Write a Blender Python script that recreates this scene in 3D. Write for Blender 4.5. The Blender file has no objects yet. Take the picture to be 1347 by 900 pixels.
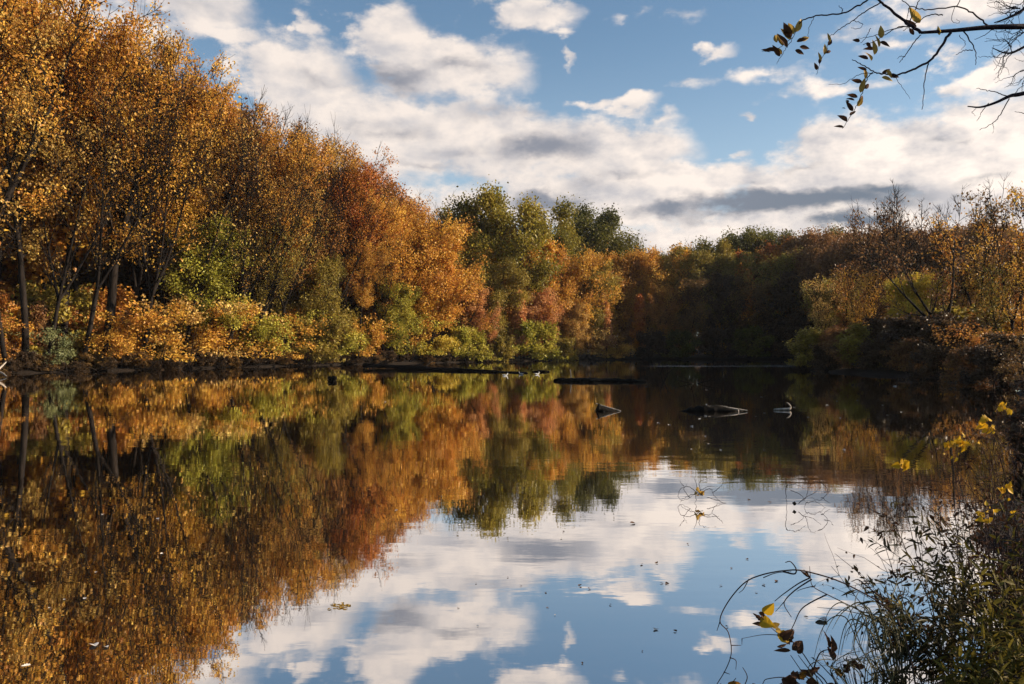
import bpy, math, random
import numpy as np
from mathutils import Vector
R = math.radians
sc = bpy.context.scene
col = sc.collection

# ------------------------------------------------------------------ camera, sky, sun, exposure
EYE = 2.0                      # eye height over the water
FPX, CX, HY = 1047.7, 673.5, 458.0     # 28 mm lens, horizon row
cam_d = bpy.data.cameras.new('camera')
cam = bpy.data.objects.new('camera', cam_d)
col.objects.link(cam)
cam.location = (0, 0, EYE)
cam.rotation_euler = (R(90), 0, 0)
cam_d.lens = 28.0
cam_d.sensor_width = 36.0
cam_d.shift_y = (HY - 450.0) / 1347.0
cam_d.clip_start = 0.05
cam_d.clip_end = 6000
sc.camera = cam

SUN_AZ, SUN_EL = 88.0, 21.0    # clockwise from straight ahead, above horizon
sun_d = bpy.data.lights.new('sun', 'SUN')
sun_d.energy = 5.0
sun_d.angle = R(0.5)
sun_d.color = (1.0, 0.83, 0.62)
sun = bpy.data.objects.new('sun', sun_d)
col.objects.link(sun)
sd = Vector((math.sin(R(SUN_AZ)) * math.cos(R(SUN_EL)), math.cos(R(SUN_AZ)) * math.cos(R(SUN_EL)), math.sin(R(SUN_EL))))
sun.rotation_euler = sd.to_track_quat('Z', 'Y').to_euler()
sun.location = (60, 30, 60)

sc.view_settings.view_transform = 'Standard'
sc.view_settings.look = 'None'
sc.view_settings.gamma = 1
sc.view_settings.exposure = 0.95
sc.view_settings.use_curve_mapping = False
sc.cycles.max_bounces = 6
sc.cycles.diffuse_bounces = 3
sc.cycles.glossy_bounces = 3
sc.cycles.transmission_bounces = 3
sc.cycles.transparent_max_bounces = 4
sc.cycles.caustics_reflective = False
sc.cycles.caustics_refractive = False
sc.cycles.sample_clamp_indirect = 4.0

class NT:
    """small helper to chain shader nodes"""
    def __init__(self, tree):
        self.t = tree
        self.t.nodes.clear()
    def n(self, kind, **kw):
        nd = self.t.nodes.new(kind)
        ins = kw.pop('ins', {})
        for k, v in kw.items():
            setattr(nd, k, v)
        for k, v in ins.items():
            if hasattr(v, 'is_linked'):
                self.t.links.new(v, nd.inputs[k])
            else:
                nd.inputs[k].default_value = v
        return nd
    def m(self, op, a, b=None, c=None, clamp=False):
        nd = self.t.nodes.new('ShaderNodeMath')
        nd.operation = op
        nd.use_clamp = clamp
        for i, v in enumerate((a, b, c)):
            if v is None:
                continue
            if hasattr(v, 'is_linked'):
                self.t.links.new(v, nd.inputs[i])
            else:
                nd.inputs[i].default_value = v
        return nd.outputs[0]
    def vm(self, op, a, b=None, c=None):
        nd = self.t.nodes.new('ShaderNodeVectorMath')
        nd.operation = op
        for i, v in enumerate((a, b, c)):
            if v is None:
                continue
            if hasattr(v, 'is_linked'):
                self.t.links.new(v, nd.inputs[i])
            else:
                nd.inputs[i].default_value = v
        return nd.outputs['Value'] if op == 'LENGTH' else nd.outputs[0]
    def mix(self, f, a, b, mode='MIX'):
        nd = self.t.nodes.new('ShaderNodeMix')
        nd.data_type = 'RGBA'
        nd.blend_type = mode
        for k, v in ((0, f), (6, a), (7, b)):
            if hasattr(v, 'is_linked'):
                self.t.links.new(v, nd.inputs[k])
            else:
                nd.inputs[k].default_value = v if k == 0 else (*v, 1)[:4]
        return nd.outputs[2]
    def step(self, v, lo, hi, a=0.0, b=1.0):
        nd = self.n('ShaderNodeMapRange', interpolation_type='SMOOTHSTEP', ins={1: lo, 2: hi, 3: a, 4: b})
        self.t.links.new(v, nd.inputs[0])
        return nd.outputs[0]
    def noise(self, vec, scale, detail=4, rough=0.5, dist=0.0):
        nd = self.n('ShaderNodeTexNoise', ins={'Scale': scale, 'Detail': detail, 'Roughness': rough, 'Distortion': dist})
        self.t.links.new(vec, nd.inputs['Vector'])
        return nd
    def link(self, a, b):
        self.t.links.new(a, b)

# ---- sky: Nishita blue, with cumulus banks placed by azimuth and elevation on the dome
def sky_dir(px, py):
    a = (px - CX) / FPX
    e = (HY - py) / FPX
    az = math.atan(a)
    return az, math.atan(e * math.cos(az))
CLOUDS = [  # azimuth/elevation given through the frame's pixel grid: px, py, rx, ry, weight
    (505, 52, 62, 40, 1.0), (575, 88, 125, 44, 1.1), (385, 100, 85, 48, 1.1), (430, 150, 125, 55, 1.1),
    (652, 100, 52, 30, .9), (545, 175, 170, 52, 1.2), (480, 205, 100, 45, 1.0), (660, 190, 120, 50, 1.1),
    (775, 205, 130, 50, 1.1), (850, 195, 68, 36, 1.0), (760, 262, 260, 42, 1.1), (930, 235, 120, 26, 1.0),
    (1095, 190, 85, 26, .9), (1210, 205, 150, 52, 1.2), (1320, 215, 120, 80, 1.3), (1080, 240, 190, 34, 1.1),
    (1120, 290, 300, 50, 1.3), (900, 318, 220, 26, 1.0), (1300, 165, 70, 28, .9), (530, 262, 70, 16, .7),
    (240, 2, 85, 38, 1.1), (305, 45, 52, 15, .8), (165, 55, 70, 50, 1.0), (70, 30, 90, 60, .8),
    (408, 43, 20, 14, .7), (700, 24, 72, 20, .9), (752, 46, 18, 7, .5), (751, 79, 10, 14, .5),
    (838, 132, 34, 17, .8), (785, 131, 34, 9, .6), (976, 150, 14, 10, .6), (950, 62, 24, 9, .5),
    (1285, 12, 70, 20, .9), (1252, 120, 30, 12, .6), (1236, 76, 20, 14, .6), (1312, 95, 42, 26, .9),
    (948, 200, 30, 12, .6), (880, 155, 22, 8, .35), (1130, 110, 60, 10, .3), (1010, 95, 50, 7, .25), (1185, 60, 50, 8, .3), (870, 20, 60, 9, .3), (640, 40, 40, 8, .25), (900, 105, 40, 6, .2), (1100, 45, 60, 12, .3), (680, -40, 120, 30, .9),
    (480, -70, 90, 30, .9), (1000, -60, 110, 30, .8), (1280, -60, 120, 40, .9), (200, -90, 200, 60, 1.0)]
DARKS = [(515, 98, 85, 22, .75), (720, 203, 60, 18, .3), (420, 105, 50, 12, .35), (700, 150, 40, 9, .3), (830, 225, 60, 9, .4), (600, 200, 60, 12, .4), (930, 285, 60, 9, .5), (1060, 215, 50, 8, .35), (1310, 240, 40, 9, .35), (560, 215, 50, 8, .4), (508, 94, 76, 19, .62), (600, 86, 55, 13, .5), (525, 170, 70, 15, .42), (470, 160, 34, 10, .3),
         (712, 200, 78, 24, .8), (715, 262, 70, 20, 1.1), (1030, 266, 185, 22, 1.25), (1120, 293, 66, 13, .95),
         (880, 270, 60, 14, .8), (978, 240, 34, 8, .4), (1270, 262, 30, 7, .4), (1150, 252, 70, 14, .8),
         (1235, 180, 34, 7, .28), (1275, 185, 26, 7, .28), (240, 8, 50, 16, .25), (640, 150, 60, 14, .3),
         (770, 240, 50, 10, .35), (1010, 185, 30, 8, .2), (1230, 300, 40, 9, .6)]
world = bpy.data.worlds.new('World')
sc.world = world
world.use_nodes = True
w = NT(world.node_tree)
tc = w.n('ShaderNodeTexCoord')
dirv = w.vm('NORMALIZE', tc.outputs['Generated'])
sx = w.n('ShaderNodeSeparateXYZ')
w.link(dirv, sx.inputs[0])
azn = w.m('ARCTAN2', sx.outputs[0], sx.outputs[1])
eln = w.m('ARCSINE', sx.outputs[2])
cmb = w.n('ShaderNodeCombineXYZ')
w.link(azn, cmb.inputs[0])
w.link(eln, cmb.inputs[1])
ang = cmb.outputs[0]
stretch = w.vm('MULTIPLY', ang, (1.0, 1.7, 1.0))
nz_a = w.noise(stretch, 9.0, 7, 0.58)
nz_b = w.noise(stretch, 26.0, 6, 0.6)
wa = w.vm('MULTIPLY', w.vm('SUBTRACT', nz_a.outputs['Color'], (.5, .5, .5)), (0.13, 0.06, 0))
wb = w.vm('MULTIPLY', w.vm('SUBTRACT', nz_b.outputs['Color'], (.5, .5, .5)), (0.035, 0.022, 0))
warped = w.vm('ADD', w.vm('ADD', ang, wa), wb)
def blob_field(vec, blobs, big=False):
    cur = None
    for (px, py, rx, ry, wt) in blobs:
        az, el = sky_dir(px, py)
        if big and rx > 60:
            rx, ry = rx * 1.06, ry * 1.08
        sxx, syy = FPX / rx, FPX / ry
        q = w.vm('MULTIPLY_ADD', vec, (sxx, syy, 0), (-az * sxx, -el * syy, 0))
        ln = w.vm('LENGTH', q)
        v = w.m('MULTIPLY_ADD', ln, -wt, wt)
        cur = v if cur is None else w.m('SMOOTH_MAX', cur, v, 0.25)
    return cur
cf = blob_field(warped, CLOUDS, True)
# the rest of the dome gets a scattered broken layer so that it looks right from any heading
els = w.m('MAXIMUM', sx.outputs[2], 0.06)
pl = w.n('ShaderNodeCombineXYZ')
w.link(w.m('DIVIDE', sx.outputs[0], els), pl.inputs[0])
w.link(w.m('DIVIDE', sx.outputs[1], els), pl.inputs[1])
dome = w.noise(pl.outputs[0], 0.9, 7, 0.55)
away = w.m('MAXIMUM', w.step(w.m('ABSOLUTE', azn), 0.66, 0.9), w.step(eln, 0.48, 0.7))
dome_f = w.m('MULTIPLY_ADD', away, 1.0, -1.0)
dome_f = w.m('ADD', dome_f, w.m('MULTIPLY_ADD', dome.outputs['Fac'], 3.0, -1.85))
edge = w.m('ADD', w.m('MULTIPLY_ADD', nz_b.outputs['Fac'], 0.9, -0.45), w.m('MULTIPLY_ADD', nz_a.outputs['Fac'], 1.3, -0.65))
cf2 = w.m('ADD', w.m('MAXIMUM', cf, w.m('MINIMUM', dome_f, 1.0)), edge)
alpha = w.step(cf2, -0.08, 0.46)
# relief: compare the billow noise with itself a little towards the sun (up and to the right)
nz_c = w.noise(w.vm('ADD', stretch, (0.018, 0.02, 0)), 9.0, 7, 0.58)
relief = w.m('SUBTRACT', nz_a.outputs['Fac'], nz_c.outputs['Fac'])
relief = w.m('MULTIPLY_ADD', relief, 4.0, 0.55)
relief = w.m('ADD', relief, w.m('MULTIPLY_ADD', nz_b.outputs['Fac'], 0.9, -0.40), clamp=True)
df = w.m('ADD', blob_field(warped, DARKS), w.m('MULTIPLY_ADD', nz_b.outputs['Fac'], 0.5, -0.25))
dark = w.step(df, -0.05, 0.75)
sky = w.n('ShaderNodeTexSky', sky_type='NISHITA', sun_disc=False, sun_elevation=R(SUN_EL), sun_rotation=R(SUN_AZ),
          altitude=100, air_density=1.0, dust_density=0.6, ozone_density=1.6)
KC = 9.2
sky_c = w.mix(1.0, sky.outputs[0], (0.70, 0.81, 0.83), 'MULTIPLY')
sky_c = w.mix(w.step(eln, 0.02, 0.40, 0.5, 0.03), sky_c, (0.48 * KC, 0.545 * KC, 0.60 * KC))
near_sun = w.step(azn, -0.1, 0.65)
white = w.mix(near_sun, (0.62 * KC, 0.55 * KC, 0.50 * KC), (0.75 * KC, 0.66 * KC, 0.59 * KC))
grey = (0.40 * KC, 0.385 * KC, 0.395 * KC)
slate = w.mix(near_sun, (0.19 * KC, 0.20 * KC, 0.235 * KC), (0.105 * KC, 0.135 * KC, 0.175 * KC))
body = w.mix(w.m('SUBTRACT', 1.0, relief, clamp=True), white, grey)
body = w.mix(dark, body, slate)
fin = w.mix(alpha, sky_c, body)
bg = w.n('ShaderNodeBackground', ins={'Strength': 0.087})
w.link(fin, bg.inputs[0])
wo = w.n('ShaderNodeOutputWorld')
w.link(bg.outputs[0], wo.inputs[0])

# ------------------------------------------------------------------ helpers
rng = np.random.default_rng(11)
def at(px, py, Y):
    return Vector(((px - CX) / FPX * Y, Y, EYE + (HY - py) / FPX * Y))

def build(name, verts, faces, mat, parent=None, smooth=False, face_tint=None):
    """verts (n,3), faces: list of arrays (m,k) with constant k -> one mesh object"""
    me = bpy.data.meshes.new(name)
    verts = np.asarray(verts, dtype=np.float32)
    if isinstance(faces, np.ndarray):
        faces = [faces]
    faces = [np.asarray(f, dtype=np.int32) for f in faces if len(f)]
    nl = sum(f.size for f in faces)
    npoly = sum(len(f) for f in faces)
    me.vertices.add(len(verts))
    me.vertices.foreach_set('co', verts.ravel())
    me.loops.add(nl)
    me.loops.foreach_set('vertex_index', np.concatenate([f.ravel() for f in faces]))
    me.polygons.add(npoly)
    tot = np.concatenate([np.full(len(f), f.shape[1], np.int32) for f in faces])
    start = np.concatenate([[0], np.cumsum(tot)[:-1]]).astype(np.int32)
    me.polygons.foreach_set('loop_start', start)
    me.polygons.foreach_set('loop_total', tot)
    me.polygons.foreach_set('use_smooth', np.full(npoly, smooth, dtype=bool))
    me.update(calc_edges=True)
    me.validate()
    if face_tint is not None:
        at_ = me.attributes.new('tint', 'FLOAT', 'FACE')
        at_.data.foreach_set('value', np.asarray(face_tint, dtype=np.float32))
    me.materials.append(mat)
    o = bpy.data.objects.new(name, me)
    col.objects.link(o)
    if parent is not None:
        o.parent = parent
    return o

def tag(o, label, cat, group=None):
    o['label'] = label
    o['category'] = cat
    if group:
        o['group'] = group
    return o

def thing(name, label, cat, loc=(0, 0, 0), rz=0.0, group=None):
    o = bpy.data.objects.new(name, None)
    o.empty_display_size = 0.3
    col.objects.link(o)
    o.location = loc
    o.rotation_euler = (0, 0, rz)
    return tag(o, label, cat, group)

class Geo:
    """collects tubes and leaves"""
    def __init__(self):
        self.v, self.f, self.t, self.n = [], [], [], 0
    def add(self, v, f, tint=None):
        self.v.append(np.asarray(v, float))
        self.f.append(np.asarray(f, int) + self.n)
        self.n += len(v)
        if tint is not None:
            self.t.append(np.broadcast_to(np.asarray(tint, float), (len(f),)))
    def tube(self, pts, rad, k=5, cap=False):
        pts = np.asarray(pts, float)
        rad = np.asarray(rad, float)
        n = len(pts)
        tan = np.gradient(pts, axis=0)
        tan /= np.linalg.norm(tan, axis=1)[:, None] + 1e-9
        ref = np.array([0.31, 0.17, 0.93]) if abs(tan[0][2]) < 0.8 else np.array([0.95, 0.2, 0.1])
        u = np.cross(tan, ref)
        u /= np.linalg.norm(u, axis=1)[:, None] + 1e-9
        wv = np.cross(tan, u)
        a = np.arange(k) * 2 * math.pi / k
        ring = u[:, None, :] * np.cos(a)[None, :, None] + wv[:, None, :] * np.sin(a)[None, :, None]
        v = (pts[:, None, :] + ring * rad[:, None, None]).reshape(-1, 3)
        i = np.arange(n - 1)[:, None] * k
        j = np.arange(k)[None, :]
        j2 = (j + 1) % k
        f = np.stack([i + j, i + j2, i + k + j2, i + k + j], -1).reshape(-1, 4)
        self.add(v, f)
    def quads(self, c, axis, side, ln, wd, tint):
        """rhombic leaves: centre, long axis, side axis"""
        c, axis, side = map(np.asarray, (c, axis, side))
        ln = np.broadcast_to(ln, (len(c),))[:, None]
        wd = np.broadcast_to(wd, (len(c),))[:, None]
        nrm = np.cross(axis, side)
        v = np.stack([c - axis * ln * .5, c + side * wd * .5 + nrm * wd * .18 - axis * ln * .05,
                      c + axis * ln * .5, c - side * wd * .5 + nrm * wd * .18 - axis * ln * .05], 1).reshape(-1, 3)
        f = np.arange(len(c) * 4).reshape(-1, 4)
        self.add(v, f, tint)
    def make(self, name, mat, parent=None, smooth=False):
        t = np.concatenate(self.t) if self.t else None
        return build(name, np.concatenate(self.v), np.concatenate(self.f), mat, parent, smooth, t)

def unit(v):
    v = np.asarray(v, float)
    return v / (np.linalg.norm(v, axis=-1, keepdims=True) + 1e-9)

def smooth_path(ctrl, per=6):
    """Catmull-Rom through control points"""
    P = np.asarray([list(p) for p in ctrl], float)
    if len(P) < 3:
        t = np.linspace(0, 1, per + 1)[:, None]
        return P[0] * (1 - t) + P[-1] * t
    Q = np.vstack([2 * P[0] - P[1], P, 2 * P[-1] - P[-2]])
    out = []
    for i in range(1, len(Q) - 2):
        t = np.linspace(0, 1, per, endpoint=False)[:, None]
        p0, p1, p2, p3 = Q[i - 1], Q[i], Q[i + 1], Q[i + 2]
        out.append(.5 * (2 * p1 + (p2 - p0) * t + (2 * p0 - 5 * p1 + 4 * p2 - p3) * t ** 2 + (3 * p1 - p0 - 3 * p2 + p3) * t ** 3))
    out.append(P[-1][None])
    return np.vstack(out)

# ------------------------------------------------------------------ materials
def new_mat(name):
    m = bpy.data.materials.new(name)
    m.use_nodes = True
    return m, NT(m.node_tree)

def leaf_material(name, trans=0.38, spec=0.25):
    """leaf colour runs between the object's own tone_a and tone_b, leaf by leaf"""
    m, t = new_mat(name)
    a = t.n('ShaderNodeAttribute', attribute_type='OBJECT', attribute_name='tone_a').outputs['Color']
    b = t.n('ShaderNodeAttribute', attribute_type='OBJECT', attribute_name='tone_b').outputs['Color']
    tint = t.n('ShaderNodeAttribute', attribute_type='GEOMETRY', attribute_name='tint').outputs['Fac']
    geo = t.n('ShaderNodeNewGeometry')
    big = t.noise(geo.outputs['Position'], 0.22, 3)
    f = t.m('ADD', tint, t.m('MULTIPLY_ADD', big.outputs['Fac'], 1.6, -0.8), clamp=True)
    c = t.mix(f, a, b)
    vary = t.m('MULTIPLY_ADD', geo.outputs['Random Per Island'], 0.6, 0.7)
    hsv = t.n('ShaderNodeHueSaturation')
    t.link(c, hsv.inputs['Color'])
    t.link(vary, hsv.inputs['Value'])
    t.link(t.m('MULTIPLY_ADD', geo.outputs['Random Per Island'], 0.03, 0.485), hsv.inputs['Hue'])
    p = t.n('ShaderNodeBsdfPrincipled', ins={'Roughness': 0.45, 'Specular IOR Level': spec})
    t.link(hsv.outputs[0], p.inputs['Base Color'])
    tr = t.n('ShaderNodeBsdfTranslucent')
    t.link(hsv.outputs[0], tr.inputs[0])
    mx = t.n('ShaderNodeMixShader', ins={0: trans})
    t.link(p.outputs[0], mx.inputs[1])
    t.link(tr.outputs[0], mx.inputs[2])
    o = t.n('ShaderNodeOutputMaterial')
    t.link(mx.outputs[0], o.inputs[0])
    return m
LEAF = leaf_material('autumn_leaves')

def bark_material(name, c1, c2, scale=3.0, rough=0.85):
    m, t = new_mat(name)
    tcn = t.n('ShaderNodeTexCoord')
    v = t.vm('MULTIPLY', tcn.outputs['Object'], (1, 1, 0.22))
    nz = t.noise(v, scale, 5, 0.6)
    c = t.mix(t.step(nz.outputs['Fac'], .35, .7), c1, c2)
    bp = t.n('ShaderNodeBump', ins={'Strength': 0.6, 'Distance': 0.05})
    t.link(nz.outputs['Fac'], bp.inputs['Height'])
    p = t.n('ShaderNodeBsdfPrincipled', ins={'Roughness': rough, 'Specular IOR Level': 0.08})
    t.link(c, p.inputs['Base Color'])
    t.link(bp.outputs[0], p.inputs['Normal'])
    o = t.n('ShaderNodeOutputMaterial')
    t.link(p.outputs[0], o.inputs[0])
    return m
BARK = bark_material('dark_bark', (0.008, 0.006, 0.005), (0.024, 0.018, 0.015))
BARK_GREY = bark_material('grey_bark', (0.10, 0.08, 0.065), (0.22, 0.18, 0.15))
TWIG = bark_material('twig_bark', (0.02, 0.014, 0.02), (0.045, 0.032, 0.035), 20)
CANE = bark_material('cane_bark', (0.035, 0.022, 0.022), (0.085, 0.055, 0.045), 20)
WETWOOD = bark_material('wet_wood', (0.006, 0.005, 0.004), (0.014, 0.011, 0.009), 6, 0.9)
PALEWOOD = bark_material('bleached_wood', (0.24, 0.20, 0.165), (0.46, 0.40, 0.34), 8)

def plain(name, c, rough=0.6, trans=0.0, c2=None, scale=8.0):
    m, t = new_mat(name)
    p = t.n('ShaderNodeBsdfPrincipled', ins={'Roughness': rough, 'Specular IOR Level': 0.15})
    tcn = t.n('ShaderNodeTexCoord')
    nz = t.noise(tcn.outputs['Object'], scale, 4)
    geo = t.n('ShaderNodeNewGeometry')
    f = t.m('ADD', t.m('MULTIPLY', nz.outputs['Fac'], 0.5), t.m('MULTIPLY', geo.outputs['Random Per Island'], 0.5))
    cc = t.mix(f, tuple(x * 0.65 for x in c), c2 or tuple(min(1, x * 1.3) for x in c))
    t.link(cc, p.inputs['Base Color'])
    o = t.n('ShaderNodeOutputMaterial')
    if trans:
        tr = t.n('ShaderNodeBsdfTranslucent')
        t.link(cc, tr.inputs[0])
        mx = t.n('ShaderNodeMixShader', ins={0: trans})
        t.link(p.outputs[0], mx.inputs[1])
        t.link(tr.outputs[0], mx.inputs[2])
        t.link(mx.outputs[0], o.inputs[0])
    else:
        t.link(p.outputs[0], o.inputs[0])
    return m
L_YELLOW = plain('yellow_leaf', (0.74, 0.38, 0.012), 0.5, 0.45, (0.85, 0.52, 0.035))
L_OCHRE = plain('ochre_leaf', (0.50, 0.27, 0.04), 0.5, 0.45, (0.6, 0.4, 0.1))
L_BROWN = plain('dead_leaf', (0.05, 0.022, 0.014), 0.8, 0.2, (0.13, 0.06, 0.028))
L_RUST = plain('rust_leaf', (0.34, 0.14, 0.02), 0.6, 0.35, (0.45, 0.2, 0.03))
L_GREEN = plain('lance_leaf', (0.045, 0.044, 0.012), 0.6, 0.3, (0.24, 0.18, 0.028))
L_DARKG = plain('dark_lance_leaf', (0.026, 0.022, 0.01), 0.65, 0.25, (0.11, 0.08, 0.022))
L_GRASS = plain('dry_grass', (0.045, 0.042, 0.03), 0.55, 0.25, (0.12, 0.11, 0.05))
FLOAT_DARK = plain('floating_leaf_dark', (0.05, 0.03, 0.02), 0.6, 0.0, (0.14, 0.07, 0.03))
FLOAT_PALE = plain('floating_leaf_pale', (0.55, 0.5, 0.45), 0.6)
PLUMAGE_W = plain('white_plumage', (0.75, 0.72, 0.68), 0.7)
PLUMAGE_G = plain('grey_plumage', (0.32, 0.30, 0.29), 0.7)
BILL = plain('bill', (0.35, 0.2, 0.04), 0.5)

# ground: leaf litter above a dark muddy foot that paints in overhang shade
gm, g = new_mat('leaf_litter_ground')
geo = g.n('ShaderNodeNewGeometry')
n1 = g.noise(geo.outputs['Position'], 1.1, 8, 0.7)
n2 = g.noise(geo.outputs['Position'], 9.0, 4, 0.7)
mud_shade = g.mix(n2.outputs['Fac'], (0.008, 0.006, 0.005), (0.028, 0.019, 0.013))
litter = g.mix(n2.outputs['Fac'], (0.06, 0.032, 0.014), (0.20, 0.115, 0.045))
sz = g.n('ShaderNodeSeparateXYZ')
g.link(geo.outputs['Position'], sz.inputs[0])
cc = g.mix(g.m('MULTIPLY', g.step(sz.outputs[2], 0.4, 1.1), g.step(n1.outputs['Fac'], .4, .6)), mud_shade, litter)
bp = g.n('ShaderNodeBump', ins={'Strength': 0.8, 'Distance': 0.1})
g.link(n2.outputs['Fac'], bp.inputs['Height'])
p = g.n('ShaderNodeBsdfPrincipled', ins={'Roughness': 0.9, 'Specular IOR Level': 0.15})
g.link(cc, p.inputs['Base Color'])
g.link(bp.outputs[0], p.inputs['Normal'])
go = g.n('ShaderNodeOutputMaterial')
g.link(p.outputs[0], go.inputs[0])

# water: still, peaty, with slight ripples and a few wind-ruffled streaks far out
wm, t = new_mat('lake_water')
geo = t.n('ShaderNodeNewGeometry')
pos = geo.outputs['Position']
sp = t.n('ShaderNodeSeparateXYZ')
t.link(pos, sp.inputs[0])
rp1 = t.noise(t.vm('MULTIPLY', pos, (0.55, 1.3, 1)), 1.0, 3, 0.5, 0.3)
rp2 = t.noise(t.vm('MULTIPLY', pos, (2.2, 5.0, 1)), 1.0, 3, 0.55)
calm = t.noise(t.vm('MULTIPLY', pos, (0.03, 0.11, 1)), 1.0, 3)
def band(y0, half, x0, x1):
    dy = t.m('ABSOLUTE', t.m('SUBTRACT', sp.outputs[1], y0))
    by = t.step(dy, half * .4, half, 1.0, 0.0)
    return t.m('MULTIPLY', by, t.m('MULTIPLY', t.step(sp.outputs[0], x0, x0 + 5), t.step(sp.outputs[0], x1 - 5, x1, 1.0, 0.0)))
ruff = t.m('MAXIMUM', band(88.5, 2.6, 12, 42), band(46.5, .5, 19, 27))
ruff = t.m('MULTIPLY', ruff, t.step(calm.outputs['Fac'], .3, .55))
amp = t.m('MULTIPLY_ADD', t.step(calm.outputs['Fac'], .42, .66), 0.9, 0.45)
hgt = t.m('MULTIPLY', t.m('ADD', t.m('MULTIPLY', rp1.outputs['Fac'], 0.0026), t.m('MULTIPLY', rp2.outputs['Fac'], 0.00055)), amp)
bp = t.n('ShaderNodeBump', ins={'Strength': 1.0, 'Distance': 1.0})
t.link(hgt, bp.inputs['Height'])
gl = t.n('ShaderNodeBsdfGlossy', ins={'Color': (0.97, 0.95, 0.93, 1)})
t.link(t.m('MULTIPLY_ADD', ruff, 0.20, 0.014), gl.inputs['Roughness'])
t.link(bp.outputs[0], gl.inputs['Normal'])
df_ = t.n('ShaderNodeBsdfDiffuse', ins={'Color': (0.022, 0.013, 0.006, 1)})
fr = t.n('ShaderNodeFresnel', ins={'IOR': 1.33})
fac = t.step(fr.outputs[0], 0.02, 0.45, 0.78, 0.96)
mx = t.n('ShaderNodeMixShader')
t.link(fac, mx.inputs[0])
t.link(df_.outputs[0], mx.inputs[1])
t.link(gl.outputs[0], mx.inputs[2])
to = t.n('ShaderNodeOutputMaterial')
t.link(mx.outputs[0], to.inputs[0])

# ------------------------------------------------------------------ terrain and water
LAKE = np.array([(-60, 28), (-52, 40), (-45, 52), (-40, 62), (-34, 72), (-27.5, 84), (-17, 100), (-4, 116), (8, 128), (18, 138),
                 (32, 141), (50, 134), (54, 118), (46, 100), (37, 87), (30, 78), (27, 72), (26, 66), (26.5, 58), (27, 50),
                 (26.4, 41), (21.5, 33), (15.7, 24), (11.8, 18), (8.5, 13.2), (5.85, 9.3), (3.85, 6.6), (2.75, 5.2), (1.8, 4.35),
                 (0.8, 3.6), (-1, 2.6), (-6, 1.6), (-15, 1), (-32, 5), (-52, 16)], float)
def lake_sdf(x, y):
    """distance to the shoreline, negative over the water"""
    x = np.asarray(x, float)
    y = np.asarray(y, float)
    d = np.full(x.shape, 1e9)
    inside = np.zeros(x.shape, bool)
    n = len(LAKE)
    for i in range(n):
        ax, ay = LAKE[i]
        bx, by = LAKE[(i + 1) % n]
        ex, ey = bx - ax, by - ay
        tt = np.clip(((x - ax) * ex + (y - ay) * ey) / (ex * ex + ey * ey), 0, 1)
        d = np.minimum(d, np.hypot(x - ax - ex * tt, y - ay - ey * tt))
        cr = ((ay > y) != (by > y)) & (x < (bx - ax) * (y - ay) / (by - ay + 1e-12) + ax)
        inside ^= cr
    return np.where(inside, -d, d)
def ground_z(x, y):
    x = np.asarray(x, float)
    y = np.asarray(y, float)
    s = lake_sdf(x, y)
    r = np.hypot(x, y)
    wob = (np.sin(x * .9 + y * .37) + np.sin(y * 1.1 - x * .51) + .6 * np.sin(x * 2.3 + y * 1.9)) * np.clip(r / 60, .03, .4)
    s = s + wob
    up = np.where(s > 0, 0.34 * (1 - np.exp(-np.maximum(s, 0) / .9)) * np.clip(r / 25, .3, 1) + np.clip(s - 2.5, 0, 80) * 0.06, 0)
    dn = np.where(s < 0, -1.6 * (1 - np.exp(np.minimum(s, 0) / 2.0)), 0)
    return up + dn + 0.06 * np.sin(x * .7) * np.cos(y * .6) * (s > 1)
xs = np.concatenate([[-3000, -1200, -500, -280, -190, -150, -120, -100, -90, -80], np.arange(-72, -8, 1.0), np.arange(-8, 12, .4), np.arange(12, 72, 1.0),
                     [72, 80, 90, 100, 120, 150, 190, 280, 500, 1200, 3000]])
ys = np.concatenate([[-3000, -900, -300, -120, -60, -30, -15, -8], np.arange(-4, 14, .4), np.arange(14, 160, 1.0), [160, 168, 180, 195, 215, 240, 280, 340, 450, 700, 1400, 3500]])
GX, GY = np.meshgrid(xs, ys)
GZ = ground_z(GX, GY)
nx_, ny_ = len(xs), len(ys)
i = np.arange(ny_ - 1)[:, None] * nx_ + np.arange(nx_ - 1)[None, :]
gf = np.stack([i, i + 1, i + 1 + nx_, i + nx_], -1).reshape(-1, 4)
ground = build('ground', np.stack([GX, GY, GZ], -1).reshape(-1, 3), gf, gm, smooth=True)
ground['kind'] = 'structure'
wv = [(-75, -2, 0), (70, -2, 0), (70, 155, 0), (-75, 155, 0)]
water = build('water', wv, np.array([[0, 1, 2, 3]]), wm)
water['kind'] = 'structure'

# thin autumn air over the lake
hv = [(x_, y_, z_) for z_ in (-2.6, 48) for (x_, y_) in ((-420, -300), (420, -300), (420, 620), (-420, 620))]
hm, t = new_mat('haze')
pv = t.n('ShaderNodeVolumePrincipled', ins={'Density': 0.00008, 'Color': (.86, .88, .95, 1), 'Anisotropy': 0.2})
to = t.n('ShaderNodeOutputMaterial')
t.link(pv.outputs[0], to.inputs['Volume'])
haze = build('haze', hv, np.array([[3, 2, 1, 0], [4, 5, 6, 7], [0, 1, 5, 4], [1, 2, 6, 5], [2, 3, 7, 6], [3, 0, 4, 7]]), hm)
haze['kind'] = 'stuff'

# ------------------------------------------------------------------ tree growing
def path(start, d, length, n, up, wander, rg):
    pts = [np.array(start, float)]
    d = unit(d)
    st = length / n
    for _ in range(n):
        d = unit(d + np.array([0, 0, up]) / n + rg.normal(0, wander, 3) / math.sqrt(n))
        pts.append(pts[-1] + d * st)
    return np.array(pts)

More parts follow.
